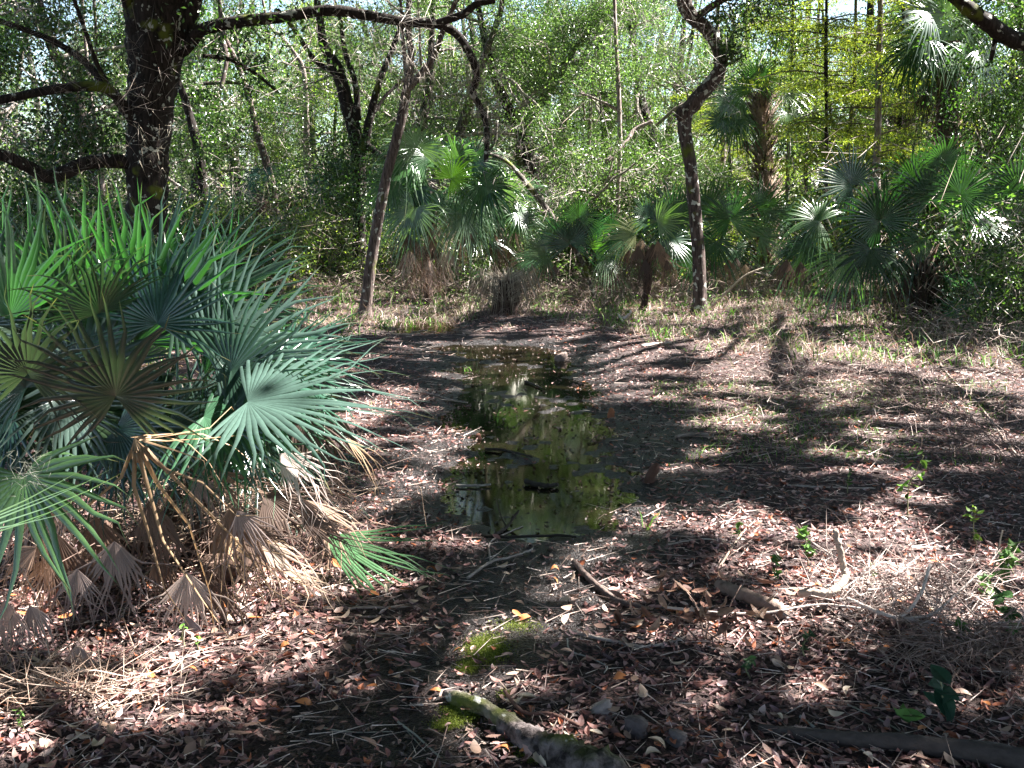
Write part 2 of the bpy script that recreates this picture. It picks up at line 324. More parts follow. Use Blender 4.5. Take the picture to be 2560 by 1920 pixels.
# ------------------------------------------------------------------ fans
def blade(mb, hub, d, n, R, nseg, span, split=.38, droop=.25, tip=.1, wf=1.0, rng=RNG, c0=(.05, .11, .05), tipc=(.25, .2, .08), cup=.12, fold=.35, messy=.03, fwd=.25):
    """a fan blade: nseg pleated fingers fused near the hub"""
    d = nrm(d); n = nrm(np.asarray(n, float) - np.dot(n, d) * d); s = np.cross(d, n)
    dth = span / nseg; st = np.array([0, .16, split, split + (1 - split) * .22, split + (1 - split) * .5, split + (1 - split) * .78, 1.0])
    th = (-span / 2 + dth * (np.arange(nseg) + .5))
    L = R * (1 - fwd * (np.abs(th) / (span / 2))**2) * rng.uniform(.93, 1.05, nseg)
    a = th[:, None] + np.cumsum(rng.normal(0, messy, (nseg, len(st))), 1) * np.clip(st - split, 0, 1)[None] * 2.5
    u = np.cos(a)[..., None] * d + np.sin(a)[..., None] * s          # nseg, nst, 3
    v = -np.sin(a)[..., None] * d + np.cos(a)[..., None] * s
    r = st[None] * L[:, None]
    hw0 = L * split * math.tan(dth / 2) * wf
    tpr = np.where(st <= split, st / split, np.clip(1 - ((st - split) / (1 - split)), 0, 1)**.9)
    hw = hw0[:, None] * tpr[None] + 1e-4
    P = np.asarray(hub) + u * r[..., None]
    lift = cup * (np.abs(np.sin(a)) * r) * 1.0
    P = P + n * lift[..., None]
    dr = droop * (1 + .35 * rng.normal(size=nseg))[:, None]; L *= np.where(rng.uniform(size=nseg) < .08, .75, 1)
    P[..., 2] -= dr * R * st[None]**2.3
    tp = tip * R * rng.uniform(.2, 1.8, nseg)[:, None] * np.clip(st - .7, 0, 1)[None]**1.5 * 4
    P[..., 2] -= tp
    tw = np.clip(st - split, 0, 1)[None, :, None] * rng.normal(0, .5, nseg)[:, None, None]
    side = nrm(v + n * tw)
    f = (fold * hw)[..., None] * n
    Lf = P - side * hw[..., None] - f * .5; Md = P + f * .8; Rt = P + side * hw[..., None] - f * .5
    V = np.stack([Lf, Md, Rt], 2).reshape(-1, 3); ns = len(st)
    o = np.arange(nseg)[:, None] * ns * 3 + np.arange(ns - 1)[None] * 3
    Q = np.concatenate([np.stack([o, o + 1, o + 4, o + 3], -1), np.stack([o + 1, o + 2, o + 5, o + 4], -1)], 1).reshape(-1, 4)
    c = np.asarray(c0) * (1 + .12 * rng.normal(size=(nseg, 1, 1)))
    k = np.clip((st - .9) * 10, 0, 1)[None, :, None] * rng.choice([0, .3, .9], nseg, p=[.3, .4, .3])[:, None, None]
    C = np.clip(c * (1 - k) + np.asarray(tipc) * k, .004, 1)
    C = np.repeat(C[:, :, None], 3, 2).copy(); C[:, :, 1] *= 1.12
    mb.add(V, None, Q, C.reshape(-1, 3))
def frond(root, hub, d, n, R, origin, base=None, label=None, mat=None, nseg=30, span=4.2, pcol=(.10, .15, .05), pr=.008, prng=RNG, name='frond', sag=.0, **kw):
    mb = MB(); blade(mb, hub, d, n, R, nseg, span, rng=prng, **kw)
    o = mb.build(name, mat or M_SABAL, root, origin=origin)
    if label: o['label'] = label
    if base is not None:
        m = MB(); hub = np.asarray(hub, float); base = np.asarray(base, float)
        mid = (hub + base) / 2 + np.array([0, 0, sag if sag else .06 * np.linalg.norm(hub - base)])
        tip = hub + nrm(d) * R * .12
        tube(m, spline([base, mid, hub, tip], 12), [pr * 1.6, pr * 1.1, pr, pr * .4], 5, pcol)
        m.build('petiole', M_TWIG, o)
    return o
def imgdir(deg, toward=0.0, up=0.0):
    return nrm([math.cos(R_(deg)), -toward, math.sin(R_(deg)) + up])
def face(f):
    return nrm([0, -f, 1 - f])
# colours
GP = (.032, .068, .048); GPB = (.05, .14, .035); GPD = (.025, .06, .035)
SB = (.030, .075, .030); SBY = (.07, .14, .02); SBP = (.14, .21, .13)  # SBP: pale fan green, lifted to carry the shine of the fronds
BRN = (.24, .155, .11); TAN = (.48, .36, .26); GOLD = (.36, .24, .14); GRY = (.22, .17, .155); DKB = (.10, .065, .05)

# ------------------------------------------------------------------ the near saw palmetto on the left
def near_palmetto():
    rng = np.random.default_rng(11)
    base = G(235, 1200); base[1] = 4.3; base[2] = 0
    root = empty('saw_palmetto', base, 'large blue green saw palmetto clump at left front with brown dead fans below', 'palmetto')
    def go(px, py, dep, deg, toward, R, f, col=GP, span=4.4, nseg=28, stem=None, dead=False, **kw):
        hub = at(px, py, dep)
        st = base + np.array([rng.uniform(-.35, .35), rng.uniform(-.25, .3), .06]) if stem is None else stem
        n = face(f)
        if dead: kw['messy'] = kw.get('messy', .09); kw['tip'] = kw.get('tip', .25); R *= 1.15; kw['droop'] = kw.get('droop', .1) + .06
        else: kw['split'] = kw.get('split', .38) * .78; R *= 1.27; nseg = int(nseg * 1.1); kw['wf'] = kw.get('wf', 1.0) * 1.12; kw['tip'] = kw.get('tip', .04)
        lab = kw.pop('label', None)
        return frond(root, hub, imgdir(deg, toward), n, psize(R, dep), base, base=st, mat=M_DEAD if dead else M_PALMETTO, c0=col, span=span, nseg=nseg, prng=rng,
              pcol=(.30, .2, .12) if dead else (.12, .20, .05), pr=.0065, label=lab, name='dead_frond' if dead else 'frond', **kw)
    # hand placed live fans; sun and shade put into some of their colours
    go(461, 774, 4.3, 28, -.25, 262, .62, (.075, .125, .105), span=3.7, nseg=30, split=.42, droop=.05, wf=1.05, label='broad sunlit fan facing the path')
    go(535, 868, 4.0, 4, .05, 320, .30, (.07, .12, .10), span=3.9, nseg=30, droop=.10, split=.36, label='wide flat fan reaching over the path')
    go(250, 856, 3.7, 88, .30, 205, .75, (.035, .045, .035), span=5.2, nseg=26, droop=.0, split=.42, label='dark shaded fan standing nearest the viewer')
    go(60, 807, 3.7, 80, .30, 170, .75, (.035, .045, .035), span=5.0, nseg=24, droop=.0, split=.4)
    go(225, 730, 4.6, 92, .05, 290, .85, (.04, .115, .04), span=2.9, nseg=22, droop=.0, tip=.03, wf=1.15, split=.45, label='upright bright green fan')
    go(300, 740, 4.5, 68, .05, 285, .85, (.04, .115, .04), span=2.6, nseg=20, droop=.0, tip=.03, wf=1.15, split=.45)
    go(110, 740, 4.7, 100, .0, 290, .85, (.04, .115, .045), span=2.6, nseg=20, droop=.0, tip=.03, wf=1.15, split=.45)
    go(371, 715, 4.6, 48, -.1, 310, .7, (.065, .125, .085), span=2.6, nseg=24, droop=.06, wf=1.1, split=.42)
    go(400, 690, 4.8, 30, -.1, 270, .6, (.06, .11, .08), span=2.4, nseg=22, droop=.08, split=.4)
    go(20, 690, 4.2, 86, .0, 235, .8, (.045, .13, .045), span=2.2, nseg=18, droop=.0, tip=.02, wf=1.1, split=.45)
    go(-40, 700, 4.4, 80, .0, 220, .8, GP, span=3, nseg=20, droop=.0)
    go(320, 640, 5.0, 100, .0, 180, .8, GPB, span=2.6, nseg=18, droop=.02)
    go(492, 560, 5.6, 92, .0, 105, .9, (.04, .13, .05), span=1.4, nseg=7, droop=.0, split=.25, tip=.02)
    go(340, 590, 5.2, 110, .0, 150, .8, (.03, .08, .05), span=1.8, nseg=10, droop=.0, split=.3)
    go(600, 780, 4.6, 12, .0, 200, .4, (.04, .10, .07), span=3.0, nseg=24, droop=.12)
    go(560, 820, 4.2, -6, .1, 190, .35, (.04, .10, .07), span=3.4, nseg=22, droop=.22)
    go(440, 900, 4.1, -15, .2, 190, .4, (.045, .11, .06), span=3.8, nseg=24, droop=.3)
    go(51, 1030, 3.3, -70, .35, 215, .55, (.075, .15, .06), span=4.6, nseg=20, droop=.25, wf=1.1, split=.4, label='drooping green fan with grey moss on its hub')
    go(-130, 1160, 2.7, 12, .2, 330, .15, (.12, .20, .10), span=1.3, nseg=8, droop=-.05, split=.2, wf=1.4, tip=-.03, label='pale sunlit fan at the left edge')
    go(698, 1158, 4.25, -24, .15, 262, .35, (.045, .11, .045), span=1.35, nseg=17, droop=.02, split=.3, fwd=.1, stem=base + np.array([.2, 0, .25]), label='single green fan lying out over the leaf litter')
    # filling fans behind and inside
    for i in range(52):
        px = rng.uniform(-60, 590); up = rng.uniform(0, 1)
        py = 930 - up * 270 + (abs(px - 230) / 330)**2 * 60; dep = rng.uniform(4.1, 5.4)
        ang = 90 - (px - 230) / 330 * 65 + rng.normal(0, 18)
        if py > 840: ang = rng.choice([-20, 200, 10, 170]) + rng.normal(0, 20)
        c = np.array(GP) * rng.uniform(.6, 1.2) * np.array([rng.uniform(.8, 1.4), 1, rng.uniform(.7, 1.3)])
        go(px, py, dep, ang, rng.normal(0, .25), rng.uniform(170, 240), rng.uniform(.25, .85), c, span=rng.uniform(2.4, 4.6), nseg=24, droop=rng.uniform(.02, .2))
    # dead fans
    D = [(281, 944, 3.7, 0, .1, 260, .2, GOLD, 1.0, 5, dict(droop=.12, split=.12, wf=1.5, label='brown broken fan bent over in long strips')),
         (290, 946, 3.65, -70, .1, 300, .8, GOLD, 1.3, 6, dict(droop=.35, split=.1, wf=1.5, messy=.12, tip=.3, label='long hanging brown strips')),
         (247, 1169, 3.75, -88, .2, 165, .8, GRY, 1.9, 20, dict(droop=.1)), (167, 1229, 3.7, -90, .2, 120, .8, GRY, 1.8, 18, dict(droop=.1)),
         (404, 1236, 3.7, -84, .25, 155, .7, (.36, .28, .24), 1.9, 20, dict(droop=.06)), (475, 1156, 3.8, -48, .2, 245, .65, GOLD, 1.5, 17, dict(droop=.05, split=.16, wf=.8, messy=.10, label='golden dead fan fallen open in the sun')),
         (602, 980, 4.0, -38, .1, 140, .6, (.5, .4, .36), 1.5, 20, dict(droop=.05, label='pale bleached dead fan')), (571, 1070, 4.1, -40, .1, 165, .6, DKB, 2.2, 22, dict(droop=.1)),
         (528, 1143, 4.0, -50, .1, 150, .6, DKB, 1.8, 20, dict(droop=.1)), (9, 1294, 3.5, -80, .2, 150, .8, (.34, .24, .2), 1.3, 17, dict(droop=.05)),
         (64, 1307, 3.5, -68, .2, 115, .8, GRY, 1.6, 16, dict(droop=.05)), (165, 1393, 3.35, -78, .3, 120, .7, (.34, .27, .25), 1.7, 19, dict(droop=.05)),
         (404, 1330, 3.65, -80, .3, 110, .6, (.2, .17, .17), 1.6, 18, dict(droop=.05)), (745, 945, 4.5, -40, .1, 120, .5, GOLD, .7, 7, dict(droop=.1, split=.2)),
         (660, 1080, 4.2, -42, .1, 160, .5, (.26, .17, .12), 1.1, 14, dict(droop=.1)), (560, 1170, 3.9, -30, .2, 160, .5, (.3, .22, .17), 1.1, 14, dict(droop=.1)),
         (610, 1235, 3.9, -12, .15, 130, .3, (.34, .24, .17), .8, 9, dict(droop=.05)), (320, 1080, 3.9, -75, .1, 190, .6, DKB, 1.4, 12, dict(droop=.2)), (640, 900, 4.5, -60, .0, 160, .6, DKB, 1.6, 12, dict(droop=.2)),
         (700, 880, 4.6, -70, .0, 150, .6, DKB, 1.4, 12, dict(droop=.2)), (120, 1150, 3.9, -80, .0, 180, .6, DKB, 1.4, 12, dict(droop=.2)), (450, 1010, 4.1, -40, .0, 200, .6, (.2, .13, .09), 1.0, 8, dict(droop=.1, split=.2))]
    for px, py, dep, deg, tw, R, f, c, span, ns, kw in D:
        go(px, py, dep, deg, tw, R, f, c, span, ns, dead=True, tipc=tuple(np.array(c) * .8), **kw)
    for i in range(26):
        px = rng.uniform(20, 700); py = 1010 + rng.uniform(0, 1) * (230 - max(0, px - 450) * .6); dep = 3.75 + rng.uniform(0, .7)
        c = np.array([GRY, DKB, BRN, DKB][rng.integers(4)]) * rng.uniform(.7, 1.3)
        go(px, py, dep, -90 + (px - 300) * .12 + rng.normal(0, 22), .1, rng.uniform(110, 190), rng.uniform(.4, .8), c, rng.uniform(.8, 1.9), 14, dead=True, droop=.15, split=rng.uniform(.2, .4), messy=.08, tipc=tuple(c * .8))
    # grey ball moss on the drooping fan
    mb = MB(); c = at(55, 1020, 3.25); a = c + rng.normal(size=(90, 3)) * .028
    twigs(mb, a, a + rng.normal(size=(90, 3)) * .035, .0008, (.22, .23, .18)); o = mb.build('moss_tuft', M_TWIG, root, origin=base)
    # fat creeping stems
    mb = MB()
    for i in range(5):
        a = base + np.array([rng.uniform(-.5, .6), rng.uniform(-.3, .3), .05]); b = a + np.array([rng.uniform(-.3, .3), rng.uniform(-.2, .2), rng.uniform(.15, .4)])
        tube(mb, spline([a, (a + b) / 2 + [0.05, 0, 0], b], 8), [.07, .08, .05], 8, DKB, .15, rng)
    mb.build('stem', M_PALMTRUNK, root, origin=base)
near_palmetto()
# ------------------------------------------------------------------ mid ground palms, fan by fan
def palm(name, label, base_px, dep, fans, group='palms beyond the clearing', trunk=None, crown=None, dead=(), cat='palm', seed=1, pr=.012):
    rng = np.random.default_rng(seed)
    b = at(base_px[0], base_px[1], dep)
    b[2] = float(height(b[0], b[1])) if trunk is None or trunk.get('ground', True) else b[2]
    root = empty(name, b, label, cat, group)
    cr = b + np.array([0, 0, .05]) if crown is None else at(crown[0], crown[1], dep)
    for fn in fans:
        px, py, deg, R, f = fn[:5]; kw = dict(fn[5]) if len(fn) > 5 else {}
        c = kw.pop('c', SB); c = np.array(c) * rng.uniform(.85, 1.15); dd = kw.pop('dd', rng.uniform(-.4, .25))
        hub = at(px, py, dep + dd)
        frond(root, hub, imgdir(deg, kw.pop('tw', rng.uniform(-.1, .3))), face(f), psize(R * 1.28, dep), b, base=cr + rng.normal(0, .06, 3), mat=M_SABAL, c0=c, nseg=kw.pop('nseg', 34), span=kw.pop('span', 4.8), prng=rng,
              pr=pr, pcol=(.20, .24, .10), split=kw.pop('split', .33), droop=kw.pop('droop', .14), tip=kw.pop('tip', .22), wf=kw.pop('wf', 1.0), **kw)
    for dn in dead:
        px, py, deg, R, c = dn[:5]
        hub = at(px, py, dep - rng.uniform(0, .35))
        frond(root, hub, imgdir(deg, rng.uniform(0, .3)), face(.8), psize(R, dep), b, base=cr + rng.normal(0, .06, 3), mat=M_DEAD, c0=np.array(c), nseg=20, span=rng.uniform(1.0, 1.7), prng=rng,
              pr=pr, pcol=BRN, split=.3, droop=.2, tip=.2, name='dead_frond', messy=.08, tipc=tuple(np.array(c) * .8), label='brown dead frond')
    if trunk:
        mb = MB(); p0 = at(trunk['bot'][0], trunk['bot'][1], dep) if 'bot' in trunk else b; p1 = at(trunk['top'][0], trunk['top'][1], dep)
        P = spline([p0, (p0 + p1) / 2 + [rng.normal(0, .04), 0, 0], p1], 24); r = psize(trunk['w'] / 2, dep)
        tube(mb, P, [r * .9, r, r * 1.05, r * .8], 14, trunk.get('c', (.20, .15, .12)), .10, rng)
        # old leaf bases (boots) sticking out
        nb = trunk.get('boots', 90); t = rng.uniform(.05, 1, nb); th = rng.uniform(0, 6.28, nb)
        A = P[(t * 23).astype(int)] + np.stack([np.cos(th) * r * .7, np.sin(th) * r * .7, t * 0], 1)
        B = A + np.stack([np.cos(th), np.sin(th), t * 0 + rng.uniform(.6, 1.6, nb)], 1) * trunk.get('bl', r * 1.5)
        twigs(mb, A, B, r * .17, pal(rng, nb, [(.2, .15, .12), (.33, .26, .21), (.1, .07, .055)]))
        mb.build('trunk', M_PALMTRUNK, root, origin=b)
    return root
Y = SBY; P_ = SBP
palm('palmetto_palm', 'trunkless palm with dark fans and a fibrous foot coloured dark as in shade at right', (1985, 695), 15.0,
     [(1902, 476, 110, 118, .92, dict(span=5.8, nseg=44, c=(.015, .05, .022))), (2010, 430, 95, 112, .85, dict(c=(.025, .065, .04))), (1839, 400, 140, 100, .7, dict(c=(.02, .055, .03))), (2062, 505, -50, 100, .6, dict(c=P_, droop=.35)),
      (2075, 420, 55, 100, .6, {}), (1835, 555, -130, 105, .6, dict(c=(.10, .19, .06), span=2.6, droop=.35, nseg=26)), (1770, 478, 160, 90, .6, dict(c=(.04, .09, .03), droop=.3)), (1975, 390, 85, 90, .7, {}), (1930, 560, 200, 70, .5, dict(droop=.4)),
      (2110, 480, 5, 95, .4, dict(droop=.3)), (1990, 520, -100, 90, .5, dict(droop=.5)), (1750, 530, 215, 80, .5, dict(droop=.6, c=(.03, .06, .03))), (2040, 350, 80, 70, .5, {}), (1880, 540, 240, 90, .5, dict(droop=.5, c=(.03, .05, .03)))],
     dead=[(2010, 590, -80, 90, DKB), (1960, 600, -100, 85, DKB), (2040, 610, -75, 80, BRN), (1990, 640, -95, 70, DKB), (2000, 560, -70, 90, GRY), (1935, 620, -120, 70, DKB), (2070, 560, -70, 80, BRN), (1700, 560, -95, 80, DKB), (1730, 565, -90, 70, DKB), (2030, 640, -50, 70, (.05, .035, .03)), (1960, 660, -140, 60, (.05, .035, .03)), (1990, 610, -90, 80, (.05, .035, .03))],
     trunk=dict(top=(1990, 560), w=60, c=(.05, .035, .03), boots=150, bl=.28), seed=21, pr=.014)  # shade at the palm's base is put into this dark foot colour
palm('palmetto_palm', 'low palm behind the S shaped tree with skirt of brown fronds', (1600, 625), 18.0,
     [(1577, 474, 100, 92, .92, dict(span=5.4, nseg=40, c=(.03, .085, .03))), (1640, 455, 30, 90, .8, dict(span=3.4, c=(.04, .09, .025))), (1640, 512, 40, 62, .7, dict(c=(.14, .22, .14))), (1476, 482, 150, 92, .9, dict(span=5.2, c=(.025, .07, .03))),
      (1530, 455, 100, 80, .7, {}), (1590, 540, -60, 60, .5, dict(droop=.4)), (1500, 545, -120, 60, .5, dict(droop=.3)), (1690, 475, 20, 70, .5, {}), (1545, 520, 250, 70, .6, dict(droop=.4))],
     dead=[(1573, 560, -85, 60, BRN), (1610, 570, -90, 65, TAN), (1680, 570, -90, 55, BRN), (1540, 565, -100, 60, DKB), (1590, 555, -90, 60, GRY)], seed=22)
palm('palmetto_palm', 'palm with one fan turned half brown over a dark hanging skirt', (1390, 640), 16.5,
     [(1375, 505, 165, 72, .8, dict(c=(.22, .24, .12), span=3.4)), (1452, 470, 110, 88, .85, dict(c=(.025, .07, .035), span=4.8)), (1420, 480, 60, 70, .6, dict(c=(.12, .2, .07))), (1400, 470, 120, 60, .5, {}), (1340, 520, 200, 55, .5, dict(droop=.4)), (1445, 520, -30, 60, .5, dict(c=(.03, .07, .04)))],
     dead=[(1380, 530, -95, 95, DKB), (1410, 525, -85, 100, DKB), (1430, 540, -75, 85, BRN), (1360, 540, -100, 85, DKB), (1395, 560, -90, 80, (.06, .04, .035)), (1420, 520, -80, 70, BRN), (1440, 560, -80, 70, DKB), (1385, 515, -90, 60, (.3, .22, .17))], trunk=dict(top=(1395, 530), w=16, c=(.05, .035, .03), boots=20, bl=.1), seed=23)
palm('palmetto_palm', 'young palm with straight pale stalks fanning up from the dry grass', (1238, 640), 17.5,
     [(1232, 528, 92, 84, .9, dict(c=(.02, .065, .045), span=4.4)), (1286, 545, 30, 52, .85, dict(c=(.10, .24, .02), span=3.6)), (1180, 545, 160, 66, .8, dict(c=(.08, .13, .05))), (1270, 500, 70, 66, .7, dict(c=(.02, .06, .04))), (1200, 510, 120, 66, .7, dict(c=(.10, .17, .10))),
      (1310, 560, -20, 60, .5, dict(c=P_, droop=.4)), (1150, 560, 190, 55, .5, dict(droop=.3)), (1320, 500, 40, 60, .7, dict(c=(.03, .08, .03))), (1250, 470, 80, 55, .6, {})],
     dead=[(1150, 570, -85, 55, TAN), (1165, 590, -100, 40, TAN), (1200, 570, -100, 60, DKB), (1180, 560, -90, 50, BRN)], seed=24, pr=.016)
def sabal_fans(cx, cy, n, Rp, R, rng, cols, a0=-60, a1=240):
    out = []
    for i in range(n):
        a = a0 + (a1 - a0) * (i + .5) / n + rng.normal(0, 9); q = rng.uniform(.45, 1.0)
        px = cx + math.cos(R_(a)) * Rp * q; py = cy - math.sin(R_(a)) * Rp * q * .8
        side = math.cos(R_(a)); deg = a - side * rng.uniform(10, 55)
        out.append((px, py, deg, R * rng.uniform(.85, 1.1), rng.uniform(.35, .9), dict(c=cols[rng.integers(len(cols))], droop=rng.uniform(.2, .5), tip=.35, dd=rng.uniform(-.5, .6))))
    return out
r5 = np.random.default_rng(5)
palm('cabbage_palm', 'bushy palm with shining drooping fans and white dead fronds behind the leaning tree', (925, 610), 18.0,
     [(975, 385, 40, 62, .85, dict(c=(.09, .19, .015), span=5)), (900, 320, 100, 80, .6, dict(c=P_, droop=.45)), (990, 440, -55, 85, .7, dict(c=(.16, .24, .18), droop=.35)), (905, 450, -100, 80, .6, dict(c=(.12, .2, .13), droop=.35)), (880, 380, 200, 80, .6, dict(c=P_, droop=.45)), (1050, 400, 10, 80, .6, dict(droop=.4)), (1020, 350, 50, 70, .5, {}), (930, 420, 240, 70, .5, dict(c=P_))]
     + sabal_fans(950, 400, 16, 110, 78, r5, [SB, P_, (.05, .12, .04), (.07, .13, .07)]),
     crown=(940, 470), dead=[(940, 480, -90, 75, (.62, .5, .42)), (965, 465, -85, 70, (.66, .55, .46)), (885, 540, -95, 85, (.6, .46, .4)), (905, 525, -88, 90, (.66, .52, .45)), (925, 555, -85, 75, (.6, .46, .4)), (870, 560, -95, 60, BRN), (950, 570, -85, 60, DKB), (990, 520, -80, 60, BRN), (1010, 500, -80, 70, DKB), (900, 520, -92, 90, BRN), (940, 530, -88, 95, DKB), (970, 540, -85, 80, (.4, .3, .25)), (915, 560, -90, 80, BRN), (880, 500, -100, 80, DKB), (930, 500, -90, 110, BRN), (955, 545, -80, 80, (.55, .43, .36))],  # palest fans and dead fronds have the sun's shine in their colour
     trunk=dict(top=(940, 460), w=20, c=(.08, .055, .05), boots=30), seed=25)
palm('cabbage_palm', 'shaded palm with dark folded fans between the bushy palm and the young palm', (1080, 600), 19.0,
     [(1030, 505, -20, 80, .3, dict(c=(.02, .05, .03))), (1090, 420, 60, 70, .6, dict(c=P_, droop=.4)), (1060, 450, -60, 70, .5, {}), (1110, 480, 30, 60, .5, dict(c=(.08, .14, .06)))] + sabal_fans(1080, 450, 9, 90, 66, r5, [SB, P_, (.05, .12, .04)]),
     crown=(1080, 500), dead=[(1070, 500, -90, 60, BRN), (1090, 510, -85, 60, DKB), (1050, 490, -95, 50, BRN), (1110, 500, -80, 60, BRN), (1060, 520, -90, 80, DKB), (1085, 530, -88, 80, BRN), (1100, 540, -80, 70, DKB)], trunk=dict(top=(1080, 490), w=16, c=(.07, .05, .04), boots=20), seed=26)
palm('cabbage_palm', 'tall palm with a spiky leaf-base trunk and fans only on its left side', (1658, 560), 24.0,
     [(1627, 188, 100, 62, .8, dict(c=(.06, .14, .04))), (1600, 210, 170, 62, .7, dict(c=(.08, .16, .08), droop=.3)), (1590, 258, 230, 66, .7, dict(c=(.05, .11, .06), droop=.4)), (1610, 245, 200, 60, .5, dict(c=P_)), (1640, 170, 70, 55, .6, {}), (1575, 225, 190, 50, .6, dict(c=(.07, .14, .05))),
      (1705, 245, -60, 62, .5, dict(c=(.04, .08, .02), droop=.6)), (1690, 200, 20, 60, .5, dict(c=(.06, .1, .02), droop=.4)), (1560, 260, 215, 50, .6, dict(c=SB))],
     crown=(1650, 215), dead=[(1610, 300, -90, 55, DKB), (1640, 290, -85, 50, BRN)], trunk=dict(top=(1646, 200), w=34, c=(.22, .16, .12), boots=420, bl=.34), seed=27)
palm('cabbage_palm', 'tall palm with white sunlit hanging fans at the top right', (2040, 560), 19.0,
     [(2054, 60, -80, 110, .7, dict(c=(.2, .26, .22), droop=.3)), (2040, 30, 100, 90, .6, dict(c=P_, droop=.4)), (2085, 95, -50, 90, .6, dict(c=P_, droop=.4)), (2005, 80, 200, 90, .6, dict(droop=.5)), (2100, 50, 10, 90, .5, dict(c=P_, droop=.4)), (2010, 30, 150, 90, .6, dict(c=(.1, .15, .12), droop=.4)), (2030, 110, -110, 80, .5, dict(droop=.5)), (2120, 110, -40, 80, .5, dict(droop=.6)), (1970, 110, 210, 70, .5, dict(droop=.6))],  # sunlit white put into the palest fan colours
     crown=(2050, 80), dead=[(2040, 150, -90, 110, DKB), (2060, 160, -85, 120, BRN), (2020, 160, -100, 100, DKB), (2045, 190, -95, 110, (.05, .035, .03)), (2090, 140, -75, 80, BRN), (2000, 200, -95, 90, (.05, .035, .03))],
     trunk=dict(top=(2050, 90), w=44, c=(.11, .08, .07), boots=140, bl=.2), seed=28)
palm('cabbage_palm', 'second tall palm mostly hidden in dark vines left of the white-fanned palm', (1960, 560), 23.0,
     sabal_fans(1950, 150, 9, 60, 60, r5, [SB, (.04, .07, .02), SBP]), crown=(1950, 160), dead=[(1940, 190, -90, 90, (.06, .045, .04)), (1955, 200, -95, 100, DKB), (1970, 190, -85, 90, (.06, .045, .04)), (1930, 230, -95, 80, DKB)], trunk=dict(top=(1950, 150), w=30, c=(.08, .06, .05)), seed=33)
palm('palmetto_palm', 'palm with thin pale arching fans at the right edge', (2190, 640), 15.5,
     [(2160, 440, 35, 110, .4, dict(c=(.14, .2, .15))), (2130, 470, 190, 100, .4, dict(c=P_, droop=.3)), (2180, 480, -40, 110, .5, dict(c=P_, droop=.4)), (2120, 520, -110, 100, .5, dict(c=SB, droop=.4)), (2200, 410, 80, 100, .5, dict(c=SB)), (2240, 460, 20, 100, .5, {}), (2165, 530, -80, 100, .5, dict(c=SB, droop=.5))],
     dead=[(2150, 560, -90, 70, BRN), (2180, 550, -95, 80, DKB), (2110, 580, -95, 60, BRN)], seed=29)
palm('cabbage_palm', 'small dark fan palm curled over a brown skirt left of the far thin trees', (560, 520), 25.0,
     [(556, 372, 170, 38, .5, dict(c=(.03, .09, .07), droop=.5)), (545, 392, 200, 36, .5, dict(c=(.03, .09, .07), droop=.6)), (572, 375, 40, 36, .5, dict(c=(.03, .09, .06), droop=.5)), (585, 400, -50, 36, .5, dict(c=(.04, .10, .06), droop=.5)), (548, 410, 220, 30, .5, dict(c=(.03, .09, .07), droop=.6)), (575, 410, -70, 34, .5, dict(c=SB))],
     crown=(565, 400), dead=[(560, 420, -95, 42, (.16, .10, .08)), (572, 425, -88, 45, (.16, .10, .08)), (550, 430, -95, 40, DKB)], trunk=dict(top=(565, 400), w=20, c=(.12, .08, .07)), seed=30)
palm('cabbage_palm', 'ragged brown palm stub with hanging pale fronds between the far thin trunks', (630, 540), 27.0,
     sabal_fans(640, 385, 6, 34, 30, r5, [SB, (.04, .08, .04)], 0, 180), crown=(640, 400), dead=[(625, 400, -95, 60, BRN), (640, 400, -90, 70, BRN), (650, 405, -85, 60, TAN), (645, 440, -88, 50, (.7, .6, .52)), (618, 430, -95, 60, BRN), (632, 460, -90, 60, DKB)], trunk=dict(top=(638, 400), w=28, c=(.2, .12, .09), boots=100, bl=.2), seed=31)
palm('cabbage_palm', 'dark drooping palm just left of the leaning tree', (735, 560), 24.0,
     sabal_fans(735, 410, 9, 55, 50, r5, [(.015, .05, .04), (.02, .06, .03)]), crown=(735, 420), dead=[(730, 440, -95, 50, DKB), (745, 440, -85, 50, DKB)], trunk=dict(top=(735, 420), w=24, c=(.08, .06, .05)), seed=32)
palm('cabbage_palm', 'low sunlit palm in the yellow clearing behind the tall spiky palm', (1560, 520), 27.0,
     sabal_fans(1420, 520, 1, 1, 30, r5, [SBY]) + sabal_fans(1545, 430, 8, 60, 50, r5, [(.1, .18, .04), (.08, .15, .05)]), crown=(1545, 470), seed=34)
